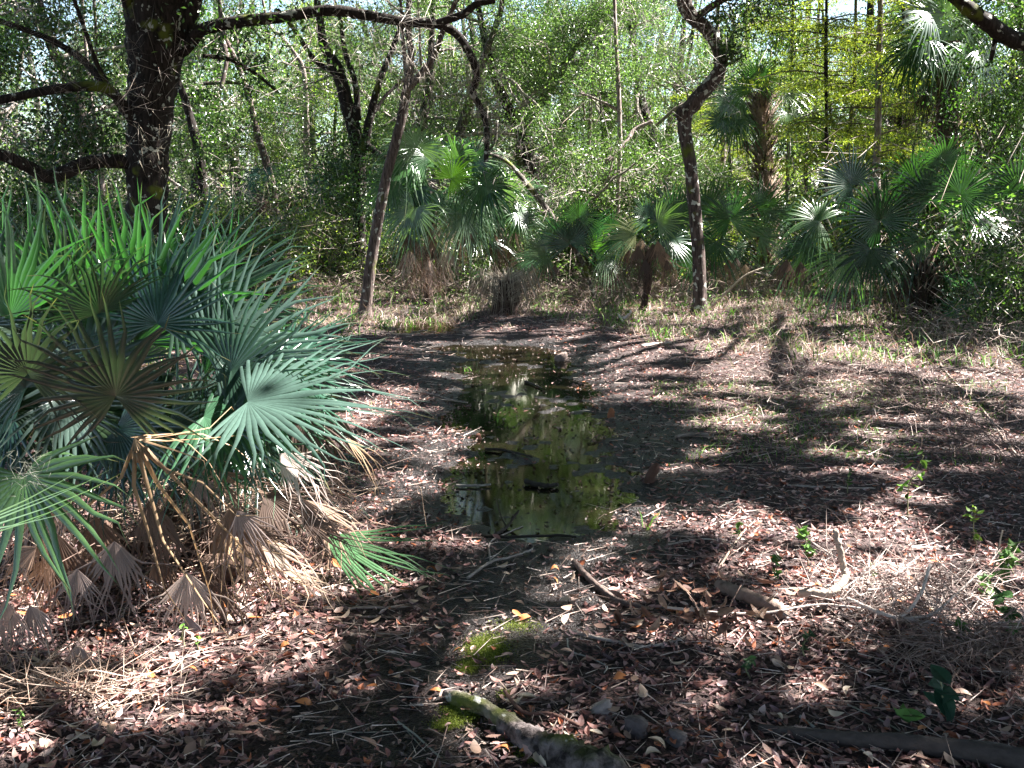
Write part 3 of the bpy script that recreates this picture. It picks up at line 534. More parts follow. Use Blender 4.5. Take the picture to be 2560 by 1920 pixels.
# small far saw palmettos
def small_palmetto(rng, R=.42, n=16, h=.55):
    root = empty('saw_palmetto', (0, 0, 0))
    for i in range(n):
        a = rng.uniform(0, 6.28); el = R_(rng.uniform(15, 80)); L = rng.uniform(.6, 1) * h
        d = np.array([math.cos(a) * math.cos(el), math.sin(a) * math.cos(el), math.sin(el)])
        hub = d * L * 1.3
        dv = nrm(d + [0, 0, -.2]); n_ = nrm(np.array([-math.cos(a) * math.sin(el), -math.sin(a) * math.sin(el), math.cos(el)]) + rng.normal(0, .3, 3))
        frond(root, hub, dv, n_, R, (0, 0, 0), base=(0, 0, 0), mat=M_PALMETTO, c0=np.array([.06, .13, .09]) * rng.uniform(.7, 1.2), span=3.6, nseg=18, droop=.08, prng=rng, pr=.008)
    return root
SP = [small_palmetto(np.random.default_rng(50 + i)) for i in range(2)]
spots = [(560, 560, 23, 1.0, 'blue green saw palmetto showing above the big clump, left one'), (600, 545, 25, 1.1, 'pale saw palmetto between the two far thin trunks, nearest'), (640, 550, 26, 1.2, 'pale saw palmetto at the foot of the brown palm stub'),
         (520, 540, 24, 1.1, 'saw palmetto left of the small curled palm'), (690, 540, 27, 1.2, 'saw palmetto right of the thin pale trunk'), (450, 560, 21, 1.2, 'saw palmetto behind the big clump beside the oak'), (760, 560, 24, 1.0, 'saw palmetto under the dark drooping palm'), (1450, 600, 21, 1.2, 'saw palmetto in the dry grass behind the S shaped tree'),
         (1720, 590, 22, 1.3, 'saw palmetto in the sunny gap left of the big right palm'), (2100, 650, 14.5, .9, 'saw palmetto at the foot of the right edge thicket'), (1020, 590, 21, 1.0, 'saw palmetto in shade behind the hairy stump'), (2190, 690, 13, 1.0, 'green saw palmetto low at the right edge')]
for i, (px, py, dep, sc, lab) in enumerate(spots):
    o = SP[i % 2] if i < 2 else copy_tree(SP[i % 2])
    p = at(px, py, dep); p[2] = height(p[0], p[1]); o.location = tuple(p); o.rotation_euler.z = i * 1.9; o.scale = (sc,) * 3
    tag(o, lab, 'palmetto', 'small saw palmettos in the distance')
# ------------------------------------------------------------------ trees
OAKC = [(.035, .075, .018), (.06, .12, .025), (.09, .16, .035), (.13, .19, .07), (.03, .055, .025)]
PALEC = [(.13, .20, .09), (.19, .26, .12), (.08, .14, .045), (.05, .09, .035)]
YELC = [(.20, .26, .05), (.27, .31, .07), (.11, .17, .04), (.16, .22, .05)]
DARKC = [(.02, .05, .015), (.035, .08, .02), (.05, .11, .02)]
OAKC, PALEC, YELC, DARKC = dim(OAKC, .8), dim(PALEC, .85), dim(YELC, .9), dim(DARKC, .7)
def clumps(mb, C, rad, per, L, W, cols, rng, flat=.6, cull=False, up=.5, jit=.25):
    C = np.asarray(C); n = len(C) * per
    idx = np.repeat(np.arange(len(C)), per)
    r = np.broadcast_to(rad, (len(C),))[idx][:, None]
    off = rng.normal(size=(n, 3)) * .5 * r; off[:, 2] *= flat
    P = C[idx] + off
    tint = (1 + .25 * rng.normal(size=(len(C), 1)))[idx]
    c = np.clip(pal(rng, n, cols, jit=jit) * tint, .005, .6)
    if cull:  # drops leaves that would shade the chosen sun pools
        k = ~(lit(P, rng) | lit(P + [0, 0, -.1], rng)); P = P[k]; c = c[k]; n = len(P)
    if n: leaves(mb, P, L, W, None, up, c, rng)
def branches(bm, start, d, L, r, rng, depth, ends, wig=.35, grav=.0, col=(.3, .24, .21), ns=6):
    n = 6; P = [np.asarray(start, float)]; d = nrm(d)
    for i in range(n):
        d = nrm(d + rng.normal(0, wig / 2, 3) + [0, 0, grav]); P.append(P[-1] + d * L / n)
    P = np.array(P)
    if grav > .05:        # limbs of the overhead canopy stay high
        h = P[:, 2] - (CAMZ + .25 * np.maximum(P[:, 1], 0)) - .3
        if np.any(h[1:] < 0): P[1:, 2] += np.linspace(.2, 1, n) * -h.min() * 1.3
    Q = spline(P, 10 if depth > 1 else 7)
    if not (grav > .05 and depth < 2 and lit(Q[3:], rng).mean() > .3): tube(bm, Q, [r, r * .8, r * .45], ns, col, cap=False)
    if depth == 0: ends.append(P[-1]); ends.append(P[3]); return
    k = rng.integers(3, 5)
    for j in range(k):
        t = rng.integers(2, n + 1); nd = nrm(nrm(P[t] - P[t - 1]) + rng.normal(0, .75, 3))
        branches(bm, P[t], nd, L * rng.uniform(.45, .7), r * .5, rng, depth - 1, ends, wig, grav, col, max(3, ns - 1))
    ends.append(P[-1])
def path_tree(name, label, trunk, dep, w, mat, limbs=(), canopy=None, group=None, seed=1, leafspots=(), moss=False, cols=OAKC, ns=18, cat='tree', rough=.05, twigspots=(), base=None):
    """a tree whose trunk and limbs follow given paths; limbs list: (points[(px,py,depth)], w0, w1)"""
    rng = np.random.default_rng(seed)
    T = np.array([at(a, b, dep if len(q) < 1 else dep + q[0]) for a, b, *q in trunk])
    gz = float(height(T[0][0], T[0][1])) - .05
    T[0][2] = gz if abs(T[0][2] - gz) < .8 or base else T[0][2]
    if T[0][2] > gz + .02: T = np.vstack([[T[0][0] - (T[1][0] - T[0][0]) * .2, T[0][1], gz], T])
    b = T[0].copy(); root = empty(name, b, label, cat, group)
    r = [psize(x / 2, dep) for x in w]
    mb = MB(); P = spline(T, 60)
    rr = np.interp(np.linspace(0, 1, 60), np.linspace(0, 1, len(r)), r); rr[:4] *= [1.55, 1.3, 1.15, 1.05]
    tube(mb, P, rr, ns, (.5, .5, .5), rough, rng); tr = mb.build('trunk', mat, root, origin=b)
    top = P[-1]; td = nrm(P[-1] - P[-6]); ends = []
    for pts, w0, w1 in limbs:
        Lp = spline([at(x, y, dd) for x, y, dd in pts], 8 * len(pts)); m = MB()
        tube(m, Lp, [psize(w0 / 2, dep), psize((w0 + w1) / 4, dep), psize(w1 / 2, dep)], 10, (.5, .5, .5), rough, rng)
        m.build('limb', mat, root, origin=b)
        for k in range(5): ends.append(Lp[rng.integers(len(Lp) // 2, len(Lp))])
    if canopy:
        n, rad, lo, hi, per, lsz = canopy; bm = MB(); e2 = []
        for j in range(n):
            a = 6.28 * j / n + rng.uniform(-.4, .4)
            branches(bm, top, nrm([math.cos(a), math.sin(a), rng.uniform(.4, .8)]), rad * rng.uniform(.7, 1.1), rr[-1] * .6, rng, 2, e2, .25, .06)
        bm.build('limb', mat if mat else M_TWIG, root, origin=b)
        e2 = np.array(e2); e2 = e2[(e2[:, 2] > lo) | (e2[:, 1] < 2)]
        m = MB(); clumps(m, e2, rad * .22, per, lsz, lsz * .5, cols, rng, cull=True); m.build('crown', M_OAK, root, smooth=False, origin=b)
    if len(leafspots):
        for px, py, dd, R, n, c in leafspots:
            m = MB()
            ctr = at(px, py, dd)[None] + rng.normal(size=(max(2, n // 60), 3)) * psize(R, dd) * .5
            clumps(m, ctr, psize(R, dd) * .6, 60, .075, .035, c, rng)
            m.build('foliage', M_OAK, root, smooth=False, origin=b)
    if len(twigspots):
        for px, py, dd, R, n, ln, gr, c in twigspots:
            m = MB(); o = at(px, py, dd); a = o + rng.normal(size=(n, 3)) * psize(R, dd) * .5
            d = rng.normal(size=(n, 3)) * [1, .7, 1] + [0, 0, -gr]
            e = a + nrm(d) * rng.uniform(.3, 1, (n, 1)) * ln; twigs(m, a, e, .0035, c)
            e2 = e[rng.integers(0, n, n * 2)]; f = e2 + nrm(rng.normal(size=(n * 2, 3)) + [0, 0, -gr]) * rng.uniform(.2, .6, (n * 2, 1)) * ln; twigs(m, e2, f, .0026, c)
            m.build('twigs', M_TWIG, root, origin=b)
    return root
TW = (.40, .35, .31); TWD = (.16, .13, .11); MOSS = (.12, .13, .03)
path_tree('live_oak', 'massive dark oak with lichen spots and low limbs at left, behind the palmetto', [(322, 640), (320, 520), (318, 420), (320, 340), (326, 250), (335, 150), (345, 60), (352, -40), (355, -200), (350, -520)], 13.0,
          [92, 84, 80, 84, 88, 100, 130, 140, 100, 70], M_BARK_DARK,
          limbs=[([(300, 352, 13), (200, 350, 12.7), (110, 382, 12.4), (60, 360, 12.2), (0, 335, 12), (-80, 330, 11.8)], 30, 22),
                 ([(318, 310, 13), (270, 235, 12.8), (225, 190, 12.6), (130, 192, 12.5), (0, 216, 12.3), (-90, 230, 12)], 26, 14),
                 ([(240, 205, 12.8), (200, 150, 12.9), (155, 112, 13), (90, 78, 13), (0, 45, 13), (-60, 20, 13)], 16, 10),
                 ([(320, 250, 13.0), (262, 220, 12.8), (215, 150, 12.6), (185, 70, 12.5), (150, -30, 12.5)], 12, 7),
                 ([(360, 130, 13), (405, 100, 12.9), (440, 62, 12.7), (520, 46, 12.5), (610, 36, 12.4), (710, 22, 12.3), (790, 32, 12.3), (870, 46, 12.3), (945, 52, 12.3), (985, 72, 12.4), (1012, 110, 12.4), (1030, 160, 12.5), (1022, 200, 12.5), (1042, 240, 12.6), (1052, 290, 12.6), (1050, 350, 12.6)], 27, 10),
                 ([(940, 52, 12.3), (1000, 30, 12.1), (1030, 8, 12), (1070, 0, 12)], 16, 12),
                 ([(300, 60, 13), (280, 0, 12.8), (260, -60, 12.6)], 40, 34), ([(385, 110, 13), (408, 40, 12.9), (430, -40, 12.8)], 40, 34),
                 ([(440, 120, 12.9), (500, 130, 13.2), (560, 165, 13.6), (600, 200, 14)], 10, 6)],
          canopy=(9, 6.5, 6.5, 12, 420, .14), seed=41, ns=26,
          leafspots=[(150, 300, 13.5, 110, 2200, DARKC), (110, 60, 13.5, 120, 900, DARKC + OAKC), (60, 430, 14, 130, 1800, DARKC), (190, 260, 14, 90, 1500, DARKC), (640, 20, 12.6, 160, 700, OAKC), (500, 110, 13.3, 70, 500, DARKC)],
          twigspots=[(340, 190, 12.2, 110, 16, .5, .6, TW), (350, 120, 12.1, 90, 10, .6, .8, TW), (230, 170, 12.3, 150, 90, .6, .5, (.25, .21, .18)), (100, 120, 12.3, 200, 160, .7, .4, (.2, .17, .15)), (870, 20, 12.2, 60, 40, .6, .1, (.6, .55, .5)), (860, 90, 12.2, 60, 60, .5, 1.2, TW),
                     (1010, 140, 12.4, 70, 100, .5, 1.4, TW), (920, 120, 12.2, 60, 60, .6, 2.5, TW), (640, 110, 12.5, 200, 110, .5, .6, TW), (1050, 260, 12.5, 60, 90, .4, .6, TW), (740, 60, 12.2, 140, 90, .4, .6, TW), (330, 300, 12.3, 60, 16, .4, .8, (.5, .45, .35)), (120, 370, 12, 140, 70, .5, 1, TWD)])
# moss cushion on the trunk collar handled by lichen material; leaning tree
path_tree('leaning_tree', 'slender brown tree leaning right from beside the puddle, forked high up', [(786, 700), (793, 640), (803, 560), (820, 460), (838, 370), (862, 280), (878, 200), (888, 120), (882, 60), (885, -60), (890, -330)], 15.7, [29, 25, 23, 22, 21, 20, 16, 12, 10, 8], M_BARK_BROWN,
          limbs=[([(878, 195, 15.7), (905, 165, 15.6), (935, 125, 15.5), (955, 70, 15.4), (985, 0, 15.2), (1010, -80, 15)], 17, 8), ([(880, 180, 15.7), (872, 110, 15.9), (868, 40, 16), (860, -60, 16)], 10, 6)],
          canopy=(7, 5.0, 6.5, 12, 260, .13), seed=42, twigspots=[(900, 150, 15.3, 60, 60, .5, .8, TW)])
path_tree('crooked_tree', 'black S-curved tree with white lichen standing on the right of the clearing', [(1508, 700), (1512, 640), (1510, 560), (1500, 440), (1492, 360), (1478, 262), (1500, 222), (1535, 180), (1556, 148), (1552, 105), (1525, 60), (1490, 30), (1478, -10), (1480, -120), (1490, -330)], 15.7,
          [32, 28, 27, 27, 26, 30, 32, 29, 27, 26, 27, 30, 30, 24, 16], M_BARK_MID,
          limbs=[([(1478, 258, 15.7), (1468, 248, 15.6), (1472, 232, 15.6)], 24, 14), ([(1500, 40, 15.7), (1560, 0, 15.5), (1640, -30, 15.3)], 16, 10)],
          canopy=(8, 5.5, 6.5, 12, 280, .13), seed=43,
          leafspots=[(1575, 120, 15.5, 40, 300, OAKC), (1545, 40, 15.5, 50, 250, OAKC), (1600, 20, 16.5, 120, 900, DARKC), (1640, 15, 16, 100, 500, DARKC)],
          twigspots=[(1400, 40, 15, 120, 110, .8, .5, (.7, .65, .6)), (1430, 100, 15, 80, 60, .7, 1, (.62, .58, .52))])
def thin(label, pts, dep, w, mat, seed, group='slender trees across the clearing', **kw):
    return path_tree('slender_tree', label, pts, dep, w, mat, group=group, seed=seed, ns=10, **kw)
thin('thin pale-barked straight tree left of the leaning tree', [(682, 600), (676, 500), (668, 400), (662, 320), (662, 230), (655, 150), (640, 120), (610, 80), (580, 50), (560, -40)], 26, [18, 17, 16, 14, 11, 10, 8, 7, 6, 5], M_BARK_PALE, 61, canopy=(5, 4, 7, 12, 100, .2), leafspots=[(660, 260, 26, 70, 900, OAKC)])
thin('thin brown tree curving left above a blue green palmetto', [(612, 590), (604, 500), (590, 410), (572, 340), (556, 290), (545, 240), (525, 170), (500, 110), (480, 60), (470, -50)], 25, [19, 17, 15, 16, 15, 12, 11, 10, 9, 7], M_BARK_BROWN, 62, canopy=(5, 4, 7, 12, 100, .2), leafspots=[(560, 200, 25, 80, 1200, OAKC)], limbs=[([(545, 190, 25), (510, 178, 25), (440, 180, 25)], 8, 8), ([(470, 70, 25), (490, 120, 24.8), (478, 190, 24.6)], 12, 8)])
thin('dark tree just right of the massive oak', [(450, 560), (440, 430), (430, 330), (412, 260), (398, 210), (380, 160), (370, 60), (360, -60)], 21, [20, 19, 22, 18, 16, 14, 12, 10], M_BARK_DARK, 63, leafspots=[(430, 330, 20.6, 60, 900, OAKC)])
thin('forked black oak with its long stem leaning left, centre left', [(772, 560), (776, 400), (768, 300), (750, 230), (728, 150), (700, 100), (690, 40), (680, -40)], 21, [28, 28, 30, 30, 26, 20, 16, 12], M_BARK_DARK, 64,
     limbs=[([(786, 330, 21), (800, 250, 21), (822, 170, 21), (850, 100, 21), (870, 40, 21)], 20, 8), ([(735, 165, 21), (680, 130, 21), (640, 70, 21), (600, 20, 21)], 12, 8), ([(774, 260, 21), (768, 180, 21), (745, 110, 21), (735, 30, 21)], 14, 8), ([(790, 310, 21), (830, 340, 20.8), (870, 345, 20.6)], 16, 6), ([(800, 255, 21), (840, 200, 21.3), (900, 150, 21.6)], 9, 6)],
     leafspots=[(790, 380, 20.6, 90, 2500, DARKC), (740, 420, 20.8, 80, 1800, OAKC), (800, 130, 21.5, 120, 1500, OAKC), (720, 300, 21, 70, 900, OAKC)])
thin('grey trunk leaning right above the bushy palm', [(975, 520), (985, 400), (992, 300), (1008, 240), (1028, 180), (1050, 110), (1080, 30), (1090, -50)], 24, [26, 24, 24, 22, 18, 15, 12, 9], M_BARK_GREY, 65, canopy=(5, 4, 8, 12, 80, .2), leafspots=[(1000, 220, 24, 90, 1800, OAKC)])
thin('grey leaning trunk in the middle distance at centre', [(1110, 540), (1120, 400), (1128, 290), (1150, 245), (1182, 200), (1210, 155), (1240, 110), (1290, 40), (1330, -40)], 26, [24, 22, 22, 20, 19, 18, 14, 12, 10], M_BARK_GREY, 66, canopy=(5, 4, 8, 12, 80, .2), limbs=[([(1225, 140, 26), (1300, 128, 26), (1400, 125, 26)], 10, 5)], leafspots=[(1180, 120, 26, 130, 3500, OAKC), (1250, 60, 26, 150, 3500, OAKC)])
thin('straight thin pole tree in front of the centre thicket', [(1332, 560), (1334, 460), (1337, 380), (1339, 300), (1336, 200), (1330, 80), (1325, -60)], 22, [9, 9, 9, 10, 9, 8, 6], M_BARK_PALE, 67, leafspots=[(1335, 150, 22, 80, 1200, PALEC)], limbs=[([(1310, 350, 21.6), (1350, 310, 21.8), (1372, 280, 22), (1410, 262, 22)], 10, 8), ([(1340, 240, 22), (1290, 215, 22), (1250, 200, 22)], 7, 4)])
thin('dead leaning sapling crossing down to the young palm', [(1292, 600), (1255, 560), (1215, 505), (1180, 450), (1140, 400), (1095, 350), (1050, 330), (1030, 320)], 18, [8, 10, 11, 12, 12, 9, 7, 5], M_BARK_GREY, 68, limbs=[([(1050, 335, 18), (1048, 290, 18), (1052, 230, 18)], 9, 7), ([(1056, 330, 18), (1070, 300, 18), (1074, 260, 18)], 7, 5)], twigspots=[(1170, 420, 17.8, 70, 130, .4, .3, TW), (1120, 340, 18, 80, 60, .5, .3, TW)])
_rs = np.random.default_rng(77)
for i_, (px_, d_, w_, lab_) in enumerate([(500, 30, 8, 'far pale stem just left of the small curled palm'), (585, 33, 7, 'far pale stem between the two thin trees'), (705, 31, 7, 'far slim stem right of the thin pale-barked tree'), (245, 24, 9, 'slim stem seen left of the massive oak above the low limb'), (160, 26, 8, 'slim far stem midway between the left edge and the massive oak'), (1065, 28, 8, 'dark slim stem right of the bushy palm'), (1265, 27, 8, 'slim stem left of the thin pole tree'),
        (1395, 28, 8, 'slim stem midway between pole tree and crooked tree'), (1440, 31, 9, 'far grey stem close left of the crooked tree'), (1590, 31, 10, 'pale stem right of the crooked tree in the bright clearing'), (1740, 28, 8, 'pale slim stem right of the tall spiky palm'), (1815, 26, 7, 'very thin dark stem among the cypresses'), (1990, 25, 9, 'dark slim stem left of the white-fanned palm'), (2120, 22, 10, 'slim stem right of the white-fanned palm'), (1550, 28, 7, 'pale thin stem beside the short bright cypress'), (940, 29, 9, 'dark stem rising behind the bushy palm')]):
    x_ = px_; pts_ = [(x_, 600)]
    for y_ in (450, 330, 220, 100, -20, -120): x_ += _rs.normal(0, 14) + (px_ % 7 - 3) * 3; pts_.append((x_, y_))
    path_tree('slender_tree', lab_, pts_, d_, [w_ * 1.1, w_, w_ * .9, w_ * .8, w_ * .6], [M_BARK_PALE, M_BARK_GREY, M_BARK_DARK][i_ % 3], group='slender trees across the clearing', seed=700 + i_, ns=8,
              leafspots=[(x_, 150, d_, 70, 500, [OAKC, YELC, PALEC][i_ % 3])], limbs=[([(pts_[3][0], 220, d_), (pts_[3][0] + _rs.uniform(-80, 80), 150, d_), (pts_[3][0] + _rs.uniform(-160, 160), 60, d_)], w_ * .5, 2)])
cyp = dict(group='feathery cypress trees at right')
def cypress(label, pts, dep, w, seed, layers, mat=M_BARK_GREY, cols=YELC, lw=1.6, shade_crown=None):
    o = path_tree('cypress_tree', label, pts, dep, w, mat, seed=seed, ns=10, canopy=shade_crown, **cyp)  # unseen high broadleaf crown, added on some to shade the ground
    rng = np.random.default_rng(seed + 100); b = np.array(o.location); bm = MB(); m = MB(); C = []
    T = spline([at(a, b_, dep) for a, b_ in pts], 60)
    for k in range(layers):
        s = T[rng.integers(18, 60)]; a = rng.uniform(0, 6.28); L = lw * rng.uniform(.5, 1.1)
        e = s + np.array([math.cos(a) * L, math.sin(a) * L, rng.uniform(-.35, .25)])
        tube(bm, spline([s, (s + e) / 2 + [0, 0, .12], e], 6), [.018, .006], 4, TWD, cap=False)
        for q in np.linspace(.25, 1, 7):
            C.append(s + (e - s) * q + [0, 0, .1 - .15 * q])
    bm.build('branches', M_TWIG, o, origin=b)
    C = np.array(C); clumps(m, C, .40, 60, .085, .016, cols, rng, flat=.22, up=1.2); m.build('crown', M_FEATHER, o, smooth=False, origin=b)
cypress('tallest cypress with a pale lower stem standing behind the right palms', [(1895, 640), (1896, 480), (1893, 380), (1896, 300), (1898, 200), (1900, 100), (1902, 0), (1902, -160)], 20, [18, 18, 17, 14, 14, 12, 11, 8], 71, 24, M_BARK_PALE, shade_crown=(8, 5, 7, 12, 330, .15))
cypress('thin cypress pole left of the tallest cypress', [(1832, 600), (1830, 460), (1833, 330), (1838, 250), (1846, 170), (1848, 60), (1850, -120)], 22, [9, 10, 10, 9, 8, 7, 6], 72, 26)
cypress('slim dark cypress at the left of the cypress group', [(1783, 620), (1784, 480), (1785, 360), (1785, 240), (1784, 120), (1785, 20), (1786, -120)], 21, [9, 9, 9, 8, 8, 6, 5], 73, 26, M_BARK_DARK, shade_crown=(8, 5, 7, 12, 330, .15))
cypress('yellow green cypress sapling behind the tall spiky palm', [(1700, 600), (1700, 450), (1704, 300), (1710, 180), (1712, 60), (1715, -60)], 25, [9, 9, 8, 8, 6, 5], 74, 24, cols=YELC + OAKC, lw=2.1)
cypress('short bright cypress in the sunny clearing', [(1560, 560), (1558, 420), (1562, 330), (1560, 240), (1562, 150)], 29, [14, 13, 12, 9, 7], 75, 26, M_BARK_PALE, lw=1.8)
cypress('dark stemmed cypress close to the white-fanned palm', [(1935, 600), (1932, 450), (1940, 330), (1946, 220), (1950, 80), (1955, -60)], 22, [12, 12, 11, 10, 8, 7], 76, 22, M_BARK_DARK, cols=OAKC)
path_tree('live_oak', 'dark oak whose black limb hangs into the top right corner', [(2420, 700), (2400, 400), (2350, 150), (2300, 60), (2280, -200)], 14.5, [60, 56, 50, 44, 30], M_BARK_DARK, seed=44,
          limbs=[([(2310, 90, 14.5), (2200, 90, 14.3), (2120, 40, 14.1), (2070, 0, 14), (2000, -60, 14)], 40, 22), ([(2190, 90, 14.3), (2160, 60, 14.3), (2140, 130, 14.3)], 20, 8)],
          canopy=(8, 6, 6.5, 12, 300, .13), leafspots=[(2170, 40, 17, 120, 2600, DARKC + OAKC), (2190, 180, 17.5, 80, 1600, OAKC), (2190, 300, 17.7, 90, 2200, OAKC), (2140, 250, 18, 90, 1500, DARKC), (2200, 400, 17, 60, 1000, OAKC)])
# unseen trees round the viewer shade the clearing, some added to block sky light
for i, (x, y, sc) in enumerate([(5.5, 3.0, 1.0), (9.5, 8.0, 1.0), (12.0, 1.5, 1.1), (8.5, 14.0, 1.0), (1.2, -2.2, 1.0), (-6.5, 6.0, 1.0), (16.5, 8.0, 1.1), (6.0, -3.5, 1.0), (-8.0, 0.5, 1.1), (-3.5, -5.5, 1.1), (-10.5, 9.0, 1.1), (2.5, -8.5, 1.1), (10.5, -5.5, 1.1), (-3.8, 1.6, .9)]):
    rng = np.random.default_rng(80 + i); b = np.array([x, y, float(height(x, y)) - .05])
    root = empty('live_oak', b, 'spreading oak outside the picture shading the clearing', 'tree', 'oaks around the clearing')
    P = spline([b, b + [rng.normal(0, .3), rng.normal(0, .3), 3], b + [rng.normal(0, .5), rng.normal(0, .5), 6.3]], 20); mb = MB(); tube(mb, P, [.26, .2, .15], 12, (.5,) * 3, .05, rng); mb.build('trunk', M_BARK_DARK, root, origin=b)
    bm = MB(); e2 = []
    for j in range(9):
        a = 6.28 * j / 9 + rng.uniform(-.4, .4); branches(bm, P[-1], nrm([math.cos(a), math.sin(a), rng.uniform(.25, .7)]), 5.2 * sc * rng.uniform(.7, 1.1), .1, rng, 2, e2, .3, .06)
    bm.build('limb', M_BARK_DARK, root, origin=b); e2 = np.array(e2); e2 = e2[e2[:, 2] > 5.8]
    m = MB(); clumps(m, e2, 1.25, 420, .15, .085, OAKC, rng, cull=True); m.build('crown', M_OAK, root, smooth=False, origin=b)
# generic background trees, six kinds then copies
def bg_tree(seed, H, cols, mat, leaf=.085, low=.2, per=260, nl=11, mossy=True):
    rng = np.random.default_rng(seed); root = empty('broadleaf_tree')
    lean = rng.normal(0, .6, 2); P = spline([(0, 0, -.1), (lean[0] * .3 + rng.normal(0, .2), lean[1] * .3, H * .3), (lean[0], lean[1], H * .6), (lean[0] * 1.5, lean[1], H * .92)], 30)
    mb = MB(); tube(mb, P, [.19, .15, .10, .03], 9, (.5,) * 3, .05, rng); mb.build('trunk', mat, root)
    bm = MB(); ends = []
    for j in range(nl):
        t = low + (1 - low) * (j + .5) / nl; s = P[int(t * 29)]; a = j * 2.4 + rng.uniform(-.4, .4)
        branches(bm, s, nrm([math.cos(a), math.sin(a), rng.uniform(-.15, .6)]), H * .34 * (1.15 - .5 * t), .055 * (1.2 - .6 * t), rng, 2, ends, .45, -.02, (.30, .26, .23), 5)
    bm.build('limb', M_TWIG, root)
    E = np.array(ends); E = E[rng.permutation(len(E))[:108]]
    m = MB(); clumps(m, E, rng.uniform(.4, .85, len(E)), per, leaf, leaf * .48, cols, rng, up=.35); m.build('crown', M_OAK, root, smooth=False)
    if mossy:
        m = MB(); s = E[rng.integers(0, len(E), 900)] + rng.normal(size=(900, 3)) * .3
        twigs(m, s, s + nrm(rng.normal(size=(900, 3)) * [1, 1, .8] + [0, 0, -.5]) * rng.uniform(.15, .75, (900, 1)), .006, pal(rng, 900, [(.42, .39, .36), (.55, .52, .48), (.25, .22, .2)])); m.build('twigs', M_TWIG, root)
    return root
KB = [bg_tree(201, 8.2, OAKC, M_BARK_DARK, .075), bg_tree(202, 7.6, OAKC + PALEC, M_BARK_DARK, .055, .2, 420), bg_tree(203, 8.4, PALEC, M_BARK_DARK, .06, .25, 380), bg_tree(204, 7.4, OAKC + YELC, M_BARK_GREY), bg_tree(205, 8.8, DARKC + OAKC, M_BARK_DARK, .11, .15, 200), bg_tree(206, 6.6, YELC, M_BARK_PALE)]
bgspots = [(-230, 22, 4, 'leafy oak filling the far left edge'), (200, 24, 4, 'dark leafy tree directly left of the massive trunk'), (120, 36, 0, 'green tree far behind the low black limb'),
           (420, 28, 1, 'mid green tree beyond the dark tree right of the massive oak'), (300, 38, 2, 'pale tree far behind the massive trunk'), (520, 33, 0, 'tree beyond the small curled palm'), (610, 38, 2, 'grey green tree far behind the ragged palm stub'),
           (700, 29, 3, 'bright leafed tree behind the thin pale trunk'), (830, 31, 1, 'tree filling the gap behind the leaning tree'), (900, 25, 2, 'silvery twiggy tree over the bushy palm'), (980, 37, 0, 'green tree far beyond the bushy palm'),
           (1060, 30, 3, 'yellow green oak hanging over the centre of the clearing'), (1160, 24, 1, 'twiggy grey green tree behind the dead leaning sapling'), (1200, 34, 0, 'tall green tree at top centre'), (1300, 28, 2, 'silver leafed tree behind the pole tree'),
           (1330, 39, 3, 'far bright tree right of centre'), (1420, 25, 1, 'grey green tree left of the S shaped tree'), (1440, 33, 2, 'pale hazy tree beyond the S shaped tree'), (1560, 38, 5, 'yellow tree glowing in the clearing behind the tall spiky palm'),
           (1660, 34, 5, 'bright yellow tree far behind the cypress saplings'), (1790, 44, 3, 'far green tree beyond the cypress group'), (1960, 27, 4, 'dark vine-hung tree behind the right palms'),
           (2080, 25, 0, 'oak behind the white-fanned palm'), (2180, 25, 4, 'dark leafy tree at the right edge'), (2290, 28, 0, 'leafy tree just past the right edge'), (2060, 35, 5, 'far yellow green tree glimpsed at right'), (760, 42, 2, 'pale tree on the far horizon left of centre'), (1120, 43, 2, 'pale tree on the far horizon at centre'), (-20, 40, 2, 'far pale tree at the left horizon'), (1950, 42, 3, 'far tree at the right horizon')]
first = set()
for i, (px, d, k, lab) in enumerate(bgspots):
    o = KB[k] if k not in first else copy_tree(KB[k]); first.add(k)
    p = at(px, 560, d); z = float(height(p[0], p[1])); rr = random.Random(i)
    o.location = (float(p[0]), float(p[1]), z); o.rotation_euler.z = rr.uniform(0, 6.28); s = rr.uniform(.9, 1.15); o.scale = (s, s, s * rr.uniform(.9, 1.1))
    tag(o, lab, 'tree', 'background woodland trees')
# shrubs
def shrub(seed, cols, h=1.5, leaf=.07, n=5200, twn=500):
    rng = np.random.default_rng(seed); root = empty('shrub'); bm = MB(); ends = []
    for j in range(8):
        a = rng.uniform(0, 6.28); branches(bm, (rng.normal(0, .12), rng.normal(0, .12), 0), nrm([math.cos(a) * .7, math.sin(a) * .7, 1]), h * rng.uniform(.6, 1), .016, rng, 1, ends, .5, 0, (.3, .25, .22), 4)
    bm.build('stems', M_TWIG, root); E = np.array(ends); m = MB(); clumps(m, E, .42, n // len(E), leaf, leaf * .5, cols, rng, up=.3); m.build('foliage', M_OAK, root, smooth=False)
    m = MB(); s = E[rng.integers(0, len(E), twn)] + rng.normal(size=(twn, 3)) * .25; s[:, 2] = np.abs(s[:, 2])
    twigs(m, s, s + nrm(rng.normal(size=(twn, 3))) * rng.uniform(.2, .7, (twn, 1)), .005, pal(rng, twn, [(.42, .36, .32), (.3, .24, .2)])); m.build('twigs', M_TWIG, root)
    return root
KS = [shrub(301, OAKC), shrub(302, DARKC + OAKC), shrub(303, OAKC + YELC), shrub(304, PALEC, 1.8), shrub(305, YELC)]
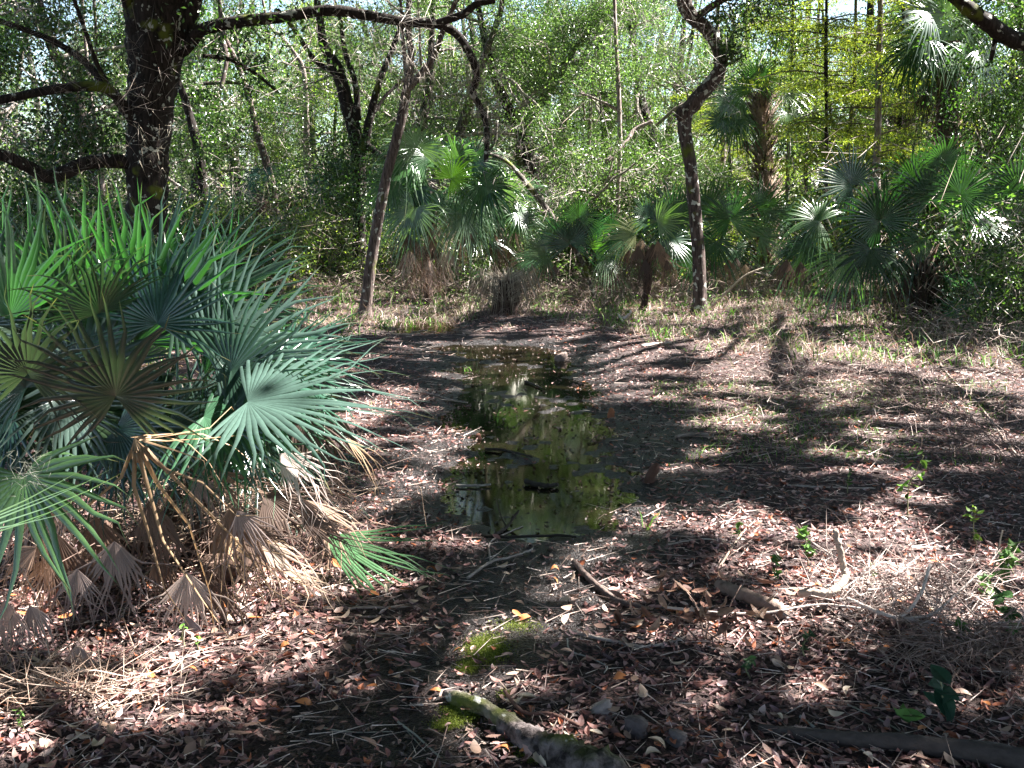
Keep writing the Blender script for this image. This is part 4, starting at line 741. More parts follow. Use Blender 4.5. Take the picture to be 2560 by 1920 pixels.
shr = [(60, 500, 17, 1, 1.3, 'dark shrub behind the palmetto at far left'), (180, 520, 19, 0, 1.3, 'shrub behind the palmetto just left of the massive trunk'), (420, 540, 18, 1, 1.2, 'dense dark green shrub right of the massive trunk'), (500, 560, 19, 2, 1.2, 'bright green shrub above the palmetto tips'),
       (560, 580, 27, 0, 1.3, 'shrub behind the far blue green palmettos'), (730, 600, 23, 2, 1.3, 'sunlit green shrub between the pale trunk and leaning tree'), (850, 610, 20, 2, .9, 'leafy shrub at the foot of the bushy palm, left side'), (960, 620, 21, 0, 1.0, 'shrub under the bushy palm'), (1060, 600, 22, 3, 1.2, 'grey green shrub behind the hairy stump'),
       (1180, 600, 24, 3, 1.6, 'silver shrub in the centre thicket'), (1270, 600, 23, 0, 1.5, 'green shrub behind the young palm'), (1350, 590, 24, 3, 1.5, 'pale shrub behind the half brown palm'), (1440, 590, 25, 5 - 1, 1.3, 'yellow shrub left of the S shaped tree'), (1540, 590, 24, 4, 1.2, 'yellow shrub right of the S shaped tree'),
       (1640, 590, 27, 4, 1.4, 'glowing yellow shrub in the clearing'), (1740, 600, 25, 2, 1.4, 'green shrub left of the right palms'), (1830, 600, 24, 4, 1.4, 'yellow green shrub behind the right palms'), (1960, 600, 19, 2, 1.5, 'shrub entwined with the tall palm stem'), (2080, 600, 18, 1, 1.6, 'dark shrub behind the big right palm'),
       (2200, 640, 14.5, 1, 1.2, 'leafy shrub at the right edge of the clearing'), (2230, 700, 12.5, 0, .9, 'low green shrub at the right edge'), (2150, 620, 16.5, 0, 1.6, 'shrub behind the arching right-edge palm'), (640, 600, 31, 2, 1.6, 'far shrub between the thin trees'), (800, 600, 27, 0, 1.7, 'shrub far behind the leaning tree'), (900, 600, 28, 3, 1.8, 'far grey shrub behind the bushy palm'), (1120, 590, 29, 0, 1.9, 'far green shrub at centre'),
       (250, 560, 28, 3, 1.7, 'far pale shrub at left'), (100, 560, 25, 0, 1.8, 'green shrub far left in the distance'), (2010, 590, 24, 4, 1.6, 'far yellow shrub between the right palms')]
first = set()
for i, (px, py, d, k, sc, lab) in enumerate(shr):
    o = KS[k] if k not in first else copy_tree(KS[k]); first.add(k)
    p = at(px, py, d); o.location = (float(p[0]), float(p[1]), float(height(p[0], p[1]))); o.rotation_euler.z = i * 2.3; o.scale = (sc, sc, sc * .95)
    tag(o, lab, 'shrub', 'understory shrubs round the clearing')
# far woods as one mass
def distant():
    rng = np.random.default_rng(9); m = MB(); n = 420
    x = rng.uniform(-52, 52, n); y = rng.uniform(48, 66, n); z = rng.uniform(.3, 1, n) * rng.uniform(2, 11.5, n)
    clumps(m, np.stack([x, y, z], 1), 2.6, 110, .30, .17, OAKC + PALEC + YELC, rng, up=.3)
    for k in range(90):
        xx, yy = rng.uniform(-50, 50), rng.uniform(46, 60); tube(m, spline([(xx, yy, 0), (xx + rng.normal(0, .6), yy, 6), (xx + rng.normal(0, 1), yy, 12)], 6), [.2, .12], 5, (.12, .09, .08), cap=False)
    tag(m.build('distant_woods', M_OAK, smooth=False), kind='stuff', label='far-off sunlit woodland behind the clearing', cat='woods')
distant()
# ------------------------------------------------------------------ leaf litter
LIT = [(.30, .155, .135), (.44, .275, .24), (.17, .08, .072), (.38, .13, .065), (.55, .41, .37), (.08, .04, .04), (.23, .145, .15)]
LW = [.25, .13, .24, .06, .04, .18, .10]
def litter_geo(mb, P, yaw, L, W, C, rng, tilt=.28, fine=False):
    n = len(P)
    D = nrm(np.stack([np.cos(yaw), np.sin(yaw), rng.normal(0, tilt, n)], 1)); U = np.stack([rng.normal(0, tilt, n), rng.normal(0, tilt, n), np.ones(n)], 1)
    S = nrm(np.cross(U, D)); N = np.cross(D, S); L = L[:, None]; W = W[:, None]
    cu = rng.normal(.1, .16, (n, 1)) * L; cr = rng.normal(.12, .25, (n, 1)) * W; be = rng.normal(0, .12, (n, 1)) * L
    st, wd = ([0, .1, .28, .5, .72, .9, 1], [.06, .42, .85, 1, .8, .38, .03]) if fine else ([0, .3, .68, 1], [.05, .85, .8, .03])
    R = []
    for a, w in zip(st, wd):
        for k in (-w, 0, w): R.append(P + D * (a - .5) * L + S * (k * W * .5 + be * (4 * (a - .5)**2)) + N * (cu * (4 * (a - .5)**2) + cr * abs(k)))
    m = len(R); V = np.stack(R, 1).reshape(-1, 3); q = []
    for a in range(len(st) - 1):
        b = a * 3; q += [[b, b + 1, b + 4, b + 3], [b + 1, b + 2, b + 5, b + 4]]
    Q = (np.arange(n)[:, None, None] * m + np.array([q])).reshape(-1, 4)
    mb.add(V, None, Q, np.repeat(C, m, 0))
def litter():
    rng = np.random.default_rng(12); mb = MB()
    for (y0, y1, n, s) in [(2.0, 3.6, 14000, 1.0), (3.6, 6, 24000, 1.0), (6, 10, 26000, 1.05), (10, 17, 20000, 1.35), (17, 30, 9000, 1.9)]:
        y = rng.uniform(y0, y1, n); x = rng.uniform(-.66, .66, n) * (y + .6); w = wet(x, y); u, e = chan(x, y)
        patchy = snoise(x * 2.2 + 9, y * 2.2) * 6
        keep = rng.uniform(size=n) > np.clip(w * 1.05 - patchy * .35, 0, .95)
        keep &= ~((u < 1.1) & (e > .5) & (rng.uniform(size=n) > .14)); x, y = x[keep], y[keep]; n = len(x)
        L = rng.uniform(.018, .052, n) * s; z = np.maximum(height(x, y), WZ) + rng.uniform(.002, .022, n)
        C = pal(rng, n, LIT, LW, .2); litter_geo(mb, np.stack([x, y, z], 1), rng.uniform(0, 6.28, n), L, L * rng.uniform(.32, .5, n), C, rng, .28, y1 < 7)
    # fine debris: short needles and twigs
    n = 26000; y = 2 + 15 * rng.uniform(size=n)**1.3; x = rng.uniform(-.66, .66, n) * (y + .6); k = rng.uniform(size=n) > wet(x, y) * .75; u, e = chan(x, y); k &= ~((u < 1.1) & (e > .5)); x, y = x[k], y[k]; n = len(x)
    a = rng.uniform(0, 6.28, n); L = rng.uniform(.04, .16, n) * (1 + y * .05); A = np.stack([x, y, height(x, y) + rng.uniform(.005, .03, n)], 1)
    B = A + np.stack([np.cos(a) * L, np.sin(a) * L, rng.normal(0, .12, n) * L], 1); twigs(mb, A, B, .0016 + .00015 * y, pal(rng, n, [(.42, .32, .27), (.25, .18, .15), (.6, .5, .44), (.12, .08, .07)]))
    n = 52000; y = 2 + 11 * rng.uniform(size=n)**1.2; x = rng.uniform(-.5, .5, n) * (y + .6); k = rng.uniform(size=n) < wet(x, y) * 1.1 + .1; u, e = chan(x, y); k &= ~((u < .9) & (e > .5) & (rng.uniform(size=n) > .25)); x, y = x[k], y[k]; n = len(x)
    L = rng.uniform(.006, .026, n) * (1 + y * .05); litter_geo(mb, np.stack([x, y, np.maximum(height(x, y), WZ) + rng.uniform(.001, .006, n)], 1), rng.uniform(0, 6.28, n), L, L * rng.uniform(.35, .8, n), pal(rng, n, [(.10, .065, .055), (.05, .033, .03), (.18, .12, .10), (.025, .018, .016), (.3, .22, .18)], [.3, .3, .2, .12, .08]), rng, .35)
    tag(mb.build('leaf_litter', M_LITTER, smooth=False), kind='stuff', label='brown fallen oak leaves and twigs covering the ground', cat='leaf litter')
    # the nearest leaves as things
    m4 = []
    for j, c in enumerate([(.36, .24, .18), (.52, .38, .29), (.50, .19, .07), (.62, .50, .38), (.24, .15, .12)]):
        for v in range(2):
            q = MB(); litter_geo(q, np.zeros((1, 3)), np.zeros(1), np.array([.056]), np.array([.023]), np.array([c]), np.random.default_rng(j * 7 + v), .12, True); m4.append(q.mesh('fallen_leaf', M_LITTER))
    labs = ['mid brown curled oak leaf lying on the near ground', 'light tan oak leaf lying on the near ground', 'rust orange oak leaf lying on the near ground', 'pale cream oak leaf lying on the near ground', 'dark brown oak leaf lying on the near ground']
    for i in range(290):
        y = rng.uniform(2.55, 4.4); x = rng.uniform(-.53, .53) * y
        if wet(np.array([x]), np.array([y]))[0] > .5 and rng.uniform() > .6: x += .4
        j = int(rng.choice(5, p=[.3, .25, .17, .13, .15])); o = bpy.data.objects.new('fallen_leaf', m4[j * 2 + i % 2]); link(o)
        o.location = (x, y, float(max(height(x, y), WZ)) + .026); o.rotation_euler = (rng.normal(0, .25), rng.normal(0, .25), rng.uniform(0, 6.28)); s = rng.uniform(.75, 1.25); o.scale = (s, s * rng.uniform(.85, 1.3), s)
        tag(o, labs[j], 'fallen leaf', 'large fallen oak leaves in the foreground')
litter()
# ------------------------------------------------------------------ grasses and small green growth
def grass():
    rng = np.random.default_rng(13); mb = MB(); gm = MB()
    def blades(mb, x, y, h, cols, w=.004, lean=.45, clump=None):
        n = len(x); z = height(x, y); a = rng.uniform(0, 6.28, n); l = rng.uniform(.1, 1, n) * lean * 1.6
        d = np.stack([np.cos(a) * l, np.sin(a) * l, np.ones(n)], 1); B = np.stack([x, y, z - .01], 1); h = h[:, None]
        M = B + nrm(d) * h * .6; d2 = d * [1.9, 1.9, .45]; T = M + nrm(d2) * h * .5
        s = np.stack([-np.sin(a + .6), np.cos(a + .6), a * 0], 1) * (w * (1 + y * .06))[:, None]
        V = np.stack([B - s, B + s, M - s * .8, M + s * .8, T], 1).reshape(-1, 3); o = np.arange(n)[:, None, None] * 5
        mb.add(V, (o + np.array([[[2, 3, 4]]])).reshape(-1, 3), (o + np.array([[[0, 1, 3, 2]]])).reshape(-1, 4), np.repeat(pal(rng, n, *cols), 5, 0))
    DRY = ([(.40, .31, .27), (.26, .18, .165), (.52, .42, .38), (.15, .10, .09), (.16, .22, .07)], [.27, .25, .14, .14, .20])
    # band of dry grass between the puddle end and the palms, spreading right
    n = 4600; cx = rng.uniform(-7.5, 12, n); cy = rng.uniform(10.2, 24, n)
    lim = np.interp(cx, [-8, -3, -.5, .8, 2, 4, 10], [13.5, 13.2, 15.5, 14.6, 11.2, 9.6, 9.0]); k = cy > lim + rng.normal(0, .5, n); cx, cy = cx[k], cy[k]
    per = 15; x = np.repeat(cx, per) + rng.normal(0, .16, len(cx) * per); y = np.repeat(cy, per) + rng.normal(0, .16, len(cx) * per)
    hh = np.repeat(rng.uniform(.10, .34, len(cx)), per) * rng.uniform(.5, 1.2, len(x)); blades(mb, x, y, hh, DRY, .0022, 1.7)
    n = 3800; y = rng.uniform(6.2, 13, n); x = rng.uniform(.12, .62, n) * y + .3; k = (wet(x, y) < .3) & (snoise(x * 2.5 + 4, y * 2.5) > -.02); blades(mb, x[k], y[k], rng.uniform(.06, .22, k.sum()), DRY, .0018, 2.2)
    n = 500; y = rng.uniform(5.0, 14, n); x = -rng.uniform(.12, .35, n) * y; k = wet(x, y) < .3; blades(mb, x[k], y[k], rng.uniform(.05, .16, k.sum()), DRY, .002, .9)
    tag(mb.build('dry_grass', M_GRASS, smooth=False), kind='stuff', label='pinkish tan dry grass in the sunlit band before the palms', cat='grass')
    # fresh green sprigs
    GR = ([(.10, .24, .03), (.16, .30, .05), (.07, .16, .03)], None)
    n = 700; cx = rng.uniform(-6, 11, n); cy = rng.uniform(9.5, 20, n); lim = np.interp(cx, [-6, -3, -.5, .8, 2, 4, 10], [9, 11.2, 15.5, 14.2, 11, 9.6, 9.0]); k = cy > lim; cx, cy = cx[k], cy[k]
    per = 7; x = np.repeat(cx, per) + rng.normal(0, .08, len(cx) * per); y = np.repeat(cy, per) + rng.normal(0, .08, len(cx) * per); blades(gm, x, y, rng.uniform(.06, .26, len(x)), GR, .0045, .8)
    n = 5000; y = rng.uniform(6.3, 9.4, n); x = rng.uniform(.14, .5, n) * y; k = (wet(x, y) < .4) & (snoise(x * 1.8 + 2, y * 1.8) > .01); blades(gm, x[k], y[k], rng.uniform(.03, .10, k.sum()), GR, .0019, 1.2)
    for px, py, R, m in [(1010, 800, 14, 14), (1075, 900, 12, 12), (1170, 620, 10, 14), (820, 660, 50, 60), (800, 610, 20, 40), (1390, 1150, 9, 6)]:
        g = G(px, py); x = g[0] + rng.normal(0, psize(R, g[1]) * .5, m); y = g[1] + rng.normal(0, .06, m); blades(gm, x, y, rng.uniform(.06, .16, m), GR, .004, .7)
    # leafy herb leaves scattered
    n = 5200; y = rng.uniform(9, 19, n); x = rng.uniform(-.45, .56, n) * y; lim = np.interp(x, [-6, -3, -.5, .8, 2, 4, 10], [9, 11.2, 15.5, 14.2, 11, 9.6, 9.0]); k = (y > lim) & (snoise(x * 3, y * 3) > .0); x, y = x[k], y[k]
    P = np.stack([x, y, height(x, y) + rng.uniform(.02, .28, len(x))], 1); leaves(gm, P, .055, .028, None, 1, pal(rng, len(x), *GR), rng)
    tag(gm.build('green_herbs', M_GRASS, smooth=False), kind='stuff', label='fresh green sprouts scattered through the dry grass', cat='ground cover')
    # moss carpets
    mm = MB()
    for px, py, R, ry, m in [(1050, 1415, 50, 30, 7000), (1010, 1450, 26, 14, 2400), (1000, 1545, 46, 26, 5000), (965, 1575, 40, 12, 1500), (1125, 1615, 40, 30, 5000), (1165, 1650, 36, 12, 1800), (1120, 1365, 60, 16, 900), (1090, 1510, 18, 10, 700)]:
        g = G(px, py); sy = (G(px, py - ry)[1] - G(px, py + ry)[1]) / 2; x = g[0] + rng.normal(0, psize(R, g[1]) * .45, m); y = g[1] + rng.normal(0, sy * .45, m)
        P = np.stack([x, y, height(x, y) + rng.uniform(0, .012, m)], 1); leaves(mm, P, .0055, .0032, rng.normal(size=(m, 3)) * .6 + [0, 0, .8], .2, pal(rng, m, [(.16, .21, .025), (.22, .27, .05), (.09, .13, .015)]), rng)
    tag(mm.build('moss', M_GRASS, smooth=False), kind='stuff', label='yellow green moss patches on the mud and the root', cat='moss')
grass()
# ------------------------------------------------------------------ sticks, logs, roots, knees
def gpath(pts, lift=.0):
    out = []
    for q in pts:
        g = G(q[0], q[1]); z = float(max(height(g[0], g[1]), WZ)) + (q[2] if len(q) > 2 else 0) + lift
        p = G(q[0], q[1], z) if len(q) > 2 and q[2] > .01 else np.array([g[0], g[1], z]); out.append(p)
    return out
def stick(name, label, cat, pts, w, col, group=None, forks=(), seed=1, ns=8, rough=.045, mat=None, lift=None):
    rng = np.random.default_rng(seed); P = gpath(pts); d = np.mean([p[1] for p in P]); P = [p + [0, 0, .008] for p in P]; r0, r1 = psize(w[0] / 2, d), psize(w[1] / 2, d)
    P = [p + [0, 0, r0 * .55 if lift is None else lift] for p in P]; b = np.array(P[0]); b[2] = 0
    mb = MB(); S = spline(P, 8 * len(P)); S[1:-1] += rng.normal(0, r0 * .10, S[1:-1].shape)
    tube(mb, S, [r0, (r0 + r1) / 2, r1], ns, col, rough, rng)
    if forks:
        root = empty(name, b, label, cat, group); mb.build('stem', mat or M_STICK, root, origin=b)
        for f, fw in forks:
            m = MB(); Q = [p + [0, 0, r0 * .5] for p in gpath(f)]; tube(m, spline(Q, 8 * len(Q)), [psize(fw / 2, d), psize(fw / 4, d)], 6, col, rough, rng); m.build('twig', mat or M_STICK, root, origin=b)
        return root
    o = mb.build(name, mat or M_STICK, origin=b); o.location = tuple(b); return tag(o, label, cat, group)
WHT = (.66, .58, .52); SBR = (.22, .15, .12)
# big root at the bottom
def root_log():
    rng = np.random.default_rng(91); pts = [(962, 1498, .02), (1005, 1515, .03), (1050, 1530, .035), (1090, 1560, .025), (1130, 1590, .03), (1180, 1615, .033), (1230, 1640, .033), (1290, 1670, .03), (1380, 1710, .02)]
    P = np.array(gpath(pts)); S = spline(P, 70); d = 2.9; mb = MB()
    r = np.interp(np.linspace(0, 1, 70), [0, .1, .25, .4, .55, .7, .85, 1], [psize(a, d) for a in (10, 22, 17, 26, 31, 42, 48, 44)])
    tube(mb, S, r * (1 + .10 * np.sin(np.arange(70) * .55) + .06 * np.sin(np.arange(70) * 1.7)), 24, (.27, .22, .2), .06, rng)
    for a, b, w in [((1090, 1560), (1040, 1620), 16), ((1130, 1590), (1075, 1650), 18), ((1010, 1515), (1000, 1560), 12)]:
        q = gpath([(*a, .02), ((a[0] + b[0]) / 2, (a[1] + b[1]) / 2, .0), (*b, -.03)]); tube(mb, spline(q, 12), [psize(w, d), psize(w * .4, d)], 10, (.12, .095, .09), .12, rng)
    o = mb.build('exposed_root', bark_mat('root_bark', (.02, .016, .016), (.24, .20, .195), .2, .45, 5, 1.0, 1.0), origin=P[0]); o.location = tuple(P[0]); tag(o, 'thick grey mossy tree root crossing the bottom edge', 'root')
root_log()
stick('brown_root', 'thin brown root lying along the top of the grey mossy root', 'root', [(1090, 1500, .02), (1130, 1545, .02), (1190, 1565, .01), (1250, 1590, .01)], (9, 9), (.18, .10, .08), seed=2)
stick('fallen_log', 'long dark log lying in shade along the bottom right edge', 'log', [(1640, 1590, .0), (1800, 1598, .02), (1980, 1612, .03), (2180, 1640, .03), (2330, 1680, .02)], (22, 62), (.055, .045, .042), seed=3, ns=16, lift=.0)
stick('fallen_log', 'half buried brown log in front of the bright white branches', 'log', [(1555, 1270, .02), (1600, 1285, .035), (1650, 1305, .035), (1700, 1330, .02)], (30, 27), (.20, .145, .12), seed=4, ns=14, lift=.0)
stick('upright_branch', 'thick mottled branch standing up with a bent foot at right', 'branch', [(1730, 1290, .04), (1790, 1290, .07), (1825, 1262, .10), (1822, 1235, .14), (1812, 1195, .22), (1803, 1155, .30)], (21, 13), (.34, .27, .22), seed=5, ns=12)
stick('white_branch', 'bleached forked branch glowing in the sun at lower right', 'branch', [(1830, 1300, .06), (1900, 1330, .07), (1945, 1338, .07), (1985, 1295, .14), (2010, 1225, .24)], (10, 7), (.48, .41, .37), forks=[([(1945, 1338, .05), (2010, 1330, .07), (2060, 1290, .12), (2120, 1235, .2)], 8), ([(1945, 1338, .05), (2060, 1352, .04), (2190, 1345, .06)], 7), ([(1900, 1330, .05), (1840, 1300, .05), (1780, 1300, .02)], 8)], seed=6)
stick('white_branch', 'long pale stick running into the bright tangle at lower right', 'branch', [(1440, 1318, .04), (1560, 1330, .05), (1650, 1330, .05), (1770, 1312, .06), (1860, 1320, .06)], (7, 5), (.45, .38, .34), seed=7)
sticks = [('thin pale forked stick beside the dead leaf cluster', [(1240, 1382), (1330, 1400), (1400, 1410), (1480, 1395)], 9, (.4, .33, .29), [([(1430, 1408), (1480, 1370), (1530, 1330)], 6)]),
          ('twisting grey branch across the mud before the puddle', [(1010, 1260), (1060, 1225), (1100, 1215), (1150, 1195)], 7, (.33, .28, .25), [([(1060, 1225), (1058, 1180), (1095, 1145), (1130, 1130)], 6)]),
          ('black stick lying across the near end of the puddle', [(1035, 1160), (1100, 1162), (1200, 1158), (1245, 1158)], 8, (.03, .025, .02), []),
          ('dark branch stub rising from the puddle edge', [(1070, 1152), (1095, 1135), (1120, 1108, .06)], 8, (.04, .03, .025), [([(1095, 1135), (1080, 1110, .05), (1072, 1080, .1)], 4)]),
          ('black stick floating midway along the puddle', [(1048, 968), (1090, 972), (1150, 990)], 7, (.03, .025, .02), []),
          ('short black log floating in the lower puddle', [(1135, 1040), (1175, 1048), (1205, 1046)], 13, (.035, .03, .025), []),
          ('pale stick on the mud left of the puddle foot', [(985, 1046), (1030, 1046), (1060, 1044)], 6, (.3, .27, .25), []),
          ('forked dark stick in the upper puddle', [(1135, 822), (1155, 830), (1172, 838)], 5, (.03, .025, .02), []),
          ('pale branch lying on leaves left of the upper puddle', [(880, 846), (930, 850), (975, 862), (1010, 868)], 4, (.4, .33, .29), [([(930, 850), (905, 870), (890, 890)], 3)]),
          ('pale straight stick at the bottom right corner', [(1728, 1570), (1770, 1605), (1810, 1640)], 8, (.33, .33, .30), []),
          ('thin pale twig curling across the bottom right', [(1830, 1540), (1900, 1570), (1990, 1620), (2060, 1650)], 4, (.36, .36, .3), []),
          ('crossed grey twigs at bottom centre left', [(860, 1570), (900, 1600), (950, 1650)], 6, (.28, .27, .22), [([(690, 1580), (760, 1590), (850, 1585)], 5), ([(880, 1585), (920, 1630)], 4)]),
          ('long straw coloured stick in the lower left sun patch', [(160, 1480), (230, 1478), (320, 1482)], 9, (.6, .48, .38), []),
          ('pale stick beneath the long straw stick at lower left', [(0, 1500), (120, 1504), (260, 1520)], 7, (.5, .38, .3), []),
          ('dark twig bundle behind the lower left sun patch', [(150, 1545), (210, 1545), (270, 1540)], 6, (.15, .1, .08), []),
          ('bent grey stick beside the moss patch', [(1225, 1395), (1232, 1420), (1270, 1432), (1310, 1450), (1305, 1465)], 4, (.4, .4, .36), []),
          ('pale stick standing bent on the right, near the edge', [(2130, 1270), (2150, 1220, .1), (2165, 1150, .25)], 5, (.45, .36, .28), []),
          ('thin twig line across the shaded grass at right', [(2000, 760), (2050, 830), (2110, 880), (2160, 940), (2200, 990)], 5, (.25, .19, .16), [([(2110, 880), (2150, 860, .1), (2200, 850, .2)], 4)]),
          ('straight pale stick lying right of the centre', [(1700, 1060), (1790, 1068), (1890, 1070)], 4, (.5, .43, .38), []),
          ('short pale stick among leaves right of the knee', [(1550, 1250), (1600, 1180), (1630, 1150)], 5, (.36, .28, .22), []),
          ('brown stick pointing at the reddish knee from the right', [(1530, 1000), (1610, 985), (1700, 980)], 4, (.3, .22, .18), []),
          ('dark root ridge right of the shadowed mud', [(1240, 1230), (1280, 1275), (1330, 1310), (1390, 1330)], 16, (.11, .08, .07), []),
          ('dark stick below the golden dead fan', [(470, 1400), (560, 1385), (650, 1380)], 6, (.2, .14, .11), []),
          ('stack of pale strips below the green ground fan', [(700, 1330), (800, 1325), (900, 1322)], 7, (.34, .25, .2), [([(690, 1345), (800, 1340), (880, 1345)], 6)]),
          ('short log piece at the right edge of the upper puddle', [(1460, 955), (1500, 950), (1530, 955)], 9, (.25, .2, .17), []),
          ('weathered log lying in grass left of the right palms', [(1690, 650), (1730, 656), (1760, 660)], 8, (.4, .36, .33), []),
          ('mossy log lying in front of the right palms', [(1830, 640), (1880, 636), (1940, 638)], 10, (.2, .19, .14), []),
          ('pale broken branch in the dry grass at centre', [(1340, 700), (1352, 690, .1), (1362, 676, .2)], 8, WHT, [([(1345, 695, .05), (1335, 680, .1)], 5)]),
          ('bleached log chunk lying in the sunlit grass', [(1385, 772), (1420, 766), (1450, 768)], 8, (.45, .38, .33), []),
          ('grey thin branch crossing the shade behind the knee', [(1440, 1195), (1520, 1190), (1590, 1200)], 4, (.5, .43, .38), [])]
for i, (lab, pts, w, c, fk) in enumerate(sticks):
    stick('fallen_stick', lab, 'stick', pts, (w, w * .7), c, 'sticks lying about the clearing', forks=fk, seed=100 + i, ns=7)
def arch_stems():
    rng = np.random.default_rng(17)
    # leaning petioles and pale stalks at mid right
    for lab, pts, d, w, c in [('pale forked dead stalk leaning right of the S shaped tree', [(1530, 670), (1570, 630), (1610, 595), (1650, 578)], 16.5, 7, (.5, .42, .33)), ('yellow straight stem standing left of the big right palm foot', [(1996 - 5 * 1, 1), ], 0, 0, 0),
                              ('thin straight dead pole leaning behind the hairy stump', [(1135, 570), (1100, 530), (1078, 505)], 18.5, 4, (.5, .44, .36))]:
        if not d: continue
        mb = MB(); S = spline([at(a, b, d) for a, b in pts], 20); b0 = S[0].copy(); tube(mb, S, [psize(w / 2, d), psize(w / 4, d)], 6, c, .08, rng); o = mb.build('dead_stalk', M_STICK, origin=b0); o.location = tuple(b0); tag(o, lab, 'dead stalk')
arch_stems()
# the hairy stump
def stump():
    rng = np.random.default_rng(18); b = G(1090, 690); b[2] = float(height(b[0], b[1])); d = b[1]; r = psize(30, d); H = psize(75, d)
    root = empty('palm_stump', b, 'dark stump draped with dry grey strands beyond the puddle', 'stump'); mb = MB()
    tube(mb, spline([b - [0, 0, .05], b + [.02, 0, H * .5], b + [-.02, 0, H]], 14), [r * 1.0, r * .8, r * .6], 14, (.06, .04, .035), .15, rng); mb.build('trunk', M_PALMTRUNK, root, origin=b)
    m = MB(); n = 420; th = rng.uniform(0, 6.28, n); A = b + np.stack([np.cos(th) * r * .7, np.sin(th) * r * .7, H * rng.uniform(.35, 1.15, n)], 1); M = A + np.stack([np.cos(th), np.sin(th), th * 0 + .5], 1) * rng.uniform(.03, .38, (n, 1)); E = M + np.stack([np.cos(th) * .5, np.sin(th) * .5, th * 0 - 1.2], 1) * rng.uniform(.1, .45, (n, 1))
    c = pal(rng, n, [(.34, .3, .24), (.2, .16, .13), (.45, .4, .32)]); twigs(m, A, M, .006, c); twigs(m, M, E, .006, c); m.build('dead_strands', M_TWIG, root, origin=b)
stump()
# cypress knees and knobs
def knee(label, px, py, w, h, col, lean=(0, 0), seed=1, cut=.55, name='cypress_knee'):
    rng = np.random.default_rng(seed); b = G(px, py); b[2] = float(height(b[0], b[1])) - .02; r = psize(w / 2, b[1]); H = psize(h, b[1]) + .012; mb = MB()
    top = b + [lean[0] * H, lean[1] * H, H]; tube(mb, spline([b, b * .4 + top * .6 + [0, 0, .01], top], 14), [r * 1.15, r, r * .95, r * cut], 14, col, .10, rng); o = mb.build(name, M_STICK, origin=b); o.location = tuple(b); tag(o, label, name.split('_')[-1])
knee('reddish broken knee with a dark foot right of the lower puddle', 1398, 1045, 22, 44, (.10, .05, .035), (.5, .1), 1, .4)
knee('small orange knee at the right bank of the upper puddle', 1318, 898, 14, 24, (.30, .12, .06), (.1, 0), 2)
knee('tiny dark brown knee at the left bank of the puddle', 1035, 942, 12, 16, (.14, .06, .04), (-.2, 0), 3)
knee('rounded grey knob behind the mossy root, lit on top', 1302, 1550, 56, 30, (.30, .25, .23), (-.3, .1), 4, .6, 'root_knob')  # sunlight put into its colour, paler than the other knobs
knee('dark rounded knob right of the lit one', 1372, 1590, 56, 44, (.12, .095, .09), (.1, .1), 5, .55, 'root_knob')
knee('smallest grey knob at the right of the three knobs', 1462, 1612, 44, 32, (.14, .115, .11), (.1, .1), 6, .55, 'root_knob')
knee('brown stump chunk at the far end of the puddle', 1215, 775, 30, 18, (.2, .15, .13), (-.3, 0), 7, .7, 'root_knob')
# dead leaf cluster: fallen twig with big reddish leaves
def leaf_cluster():
    rng = np.random.default_rng(19); b = G(1545, 1400); b[2] = 0; root = empty('dead_leafy_branch', b, 'fallen branch with a cluster of big reddish brown leaves', 'branch'); bm = MB(); m = MB(); E = []
    for i in range(9):
        e = b + [rng.normal(0, .16), rng.normal(0, .12), rng.uniform(.08, .24)]; tube(bm, spline([b + [rng.normal(0, .05), 0, .03], (b + e) / 2 + [0, 0, .03], e], 6), [.004, .002], 4, SBR); E.append(e)
    bm.build('twigs', M_STICK, root, origin=b); n = 75; P = np.array(E)[rng.integers(0, 9, n)] + rng.normal(size=(n, 3)) * [.07, .06, .03]; P[:, 2] = np.maximum(P[:, 2], .02)
    litter_geo(m, P, rng.uniform(0, 6.28, n), rng.uniform(.045, .085, n), rng.uniform(.018, .03, n), pal(rng, n, [(.22, .11, .075), (.30, .18, .12), (.14, .07, .05)]), rng, .6, True); m.build('leaves', M_LITTER, root, smooth=False, origin=b)
leaf_cluster()
# seedlings
def seedling(label, px, py, h, n, lf, col=(.14, .30, .05), seed=1, lean=0.0, spread=.3, wd=.5):
    rng = np.random.default_rng(seed); b = G(px, py); b[2] = float(height(b[0], b[1])); H = psize(h, b[1]); root = empty('seedling', b, label, 'seedling', 'green seedlings'); bm = MB(); m = MB()
    S = spline([b, b + [lean * H * .4 + rng.normal(0, .02), 0, H * .5], b + [lean * H, rng.normal(0, .03), H]], 14); tube(bm, S, [.0038, .0018], 5, (.20, .20, .11)); P = S[rng.integers(4, 14, n)]; D = rng.normal(size=(n, 3)); D[:, 2] = rng.uniform(-.3, .5, n)
    Q = P + nrm(D) * H * spread * rng.uniform(.1, .6, (n, 1)); twigs(bm, P, Q, .001, (.22, .28, .1)); bm.build('stem', M_TWIG, root, origin=b); L = psize(lf, b[1]) * rng.uniform(.7, 1.1, n); litter_geo(m, Q, np.arctan2(D[:, 1], D[:, 0]), L, L * wd * .9, pal(rng, n, [tuple(v * .62 for v in col)], jit=.25), rng, .55, True); m.build('leaves', M_GRASS, root, smooth=False, origin=b)
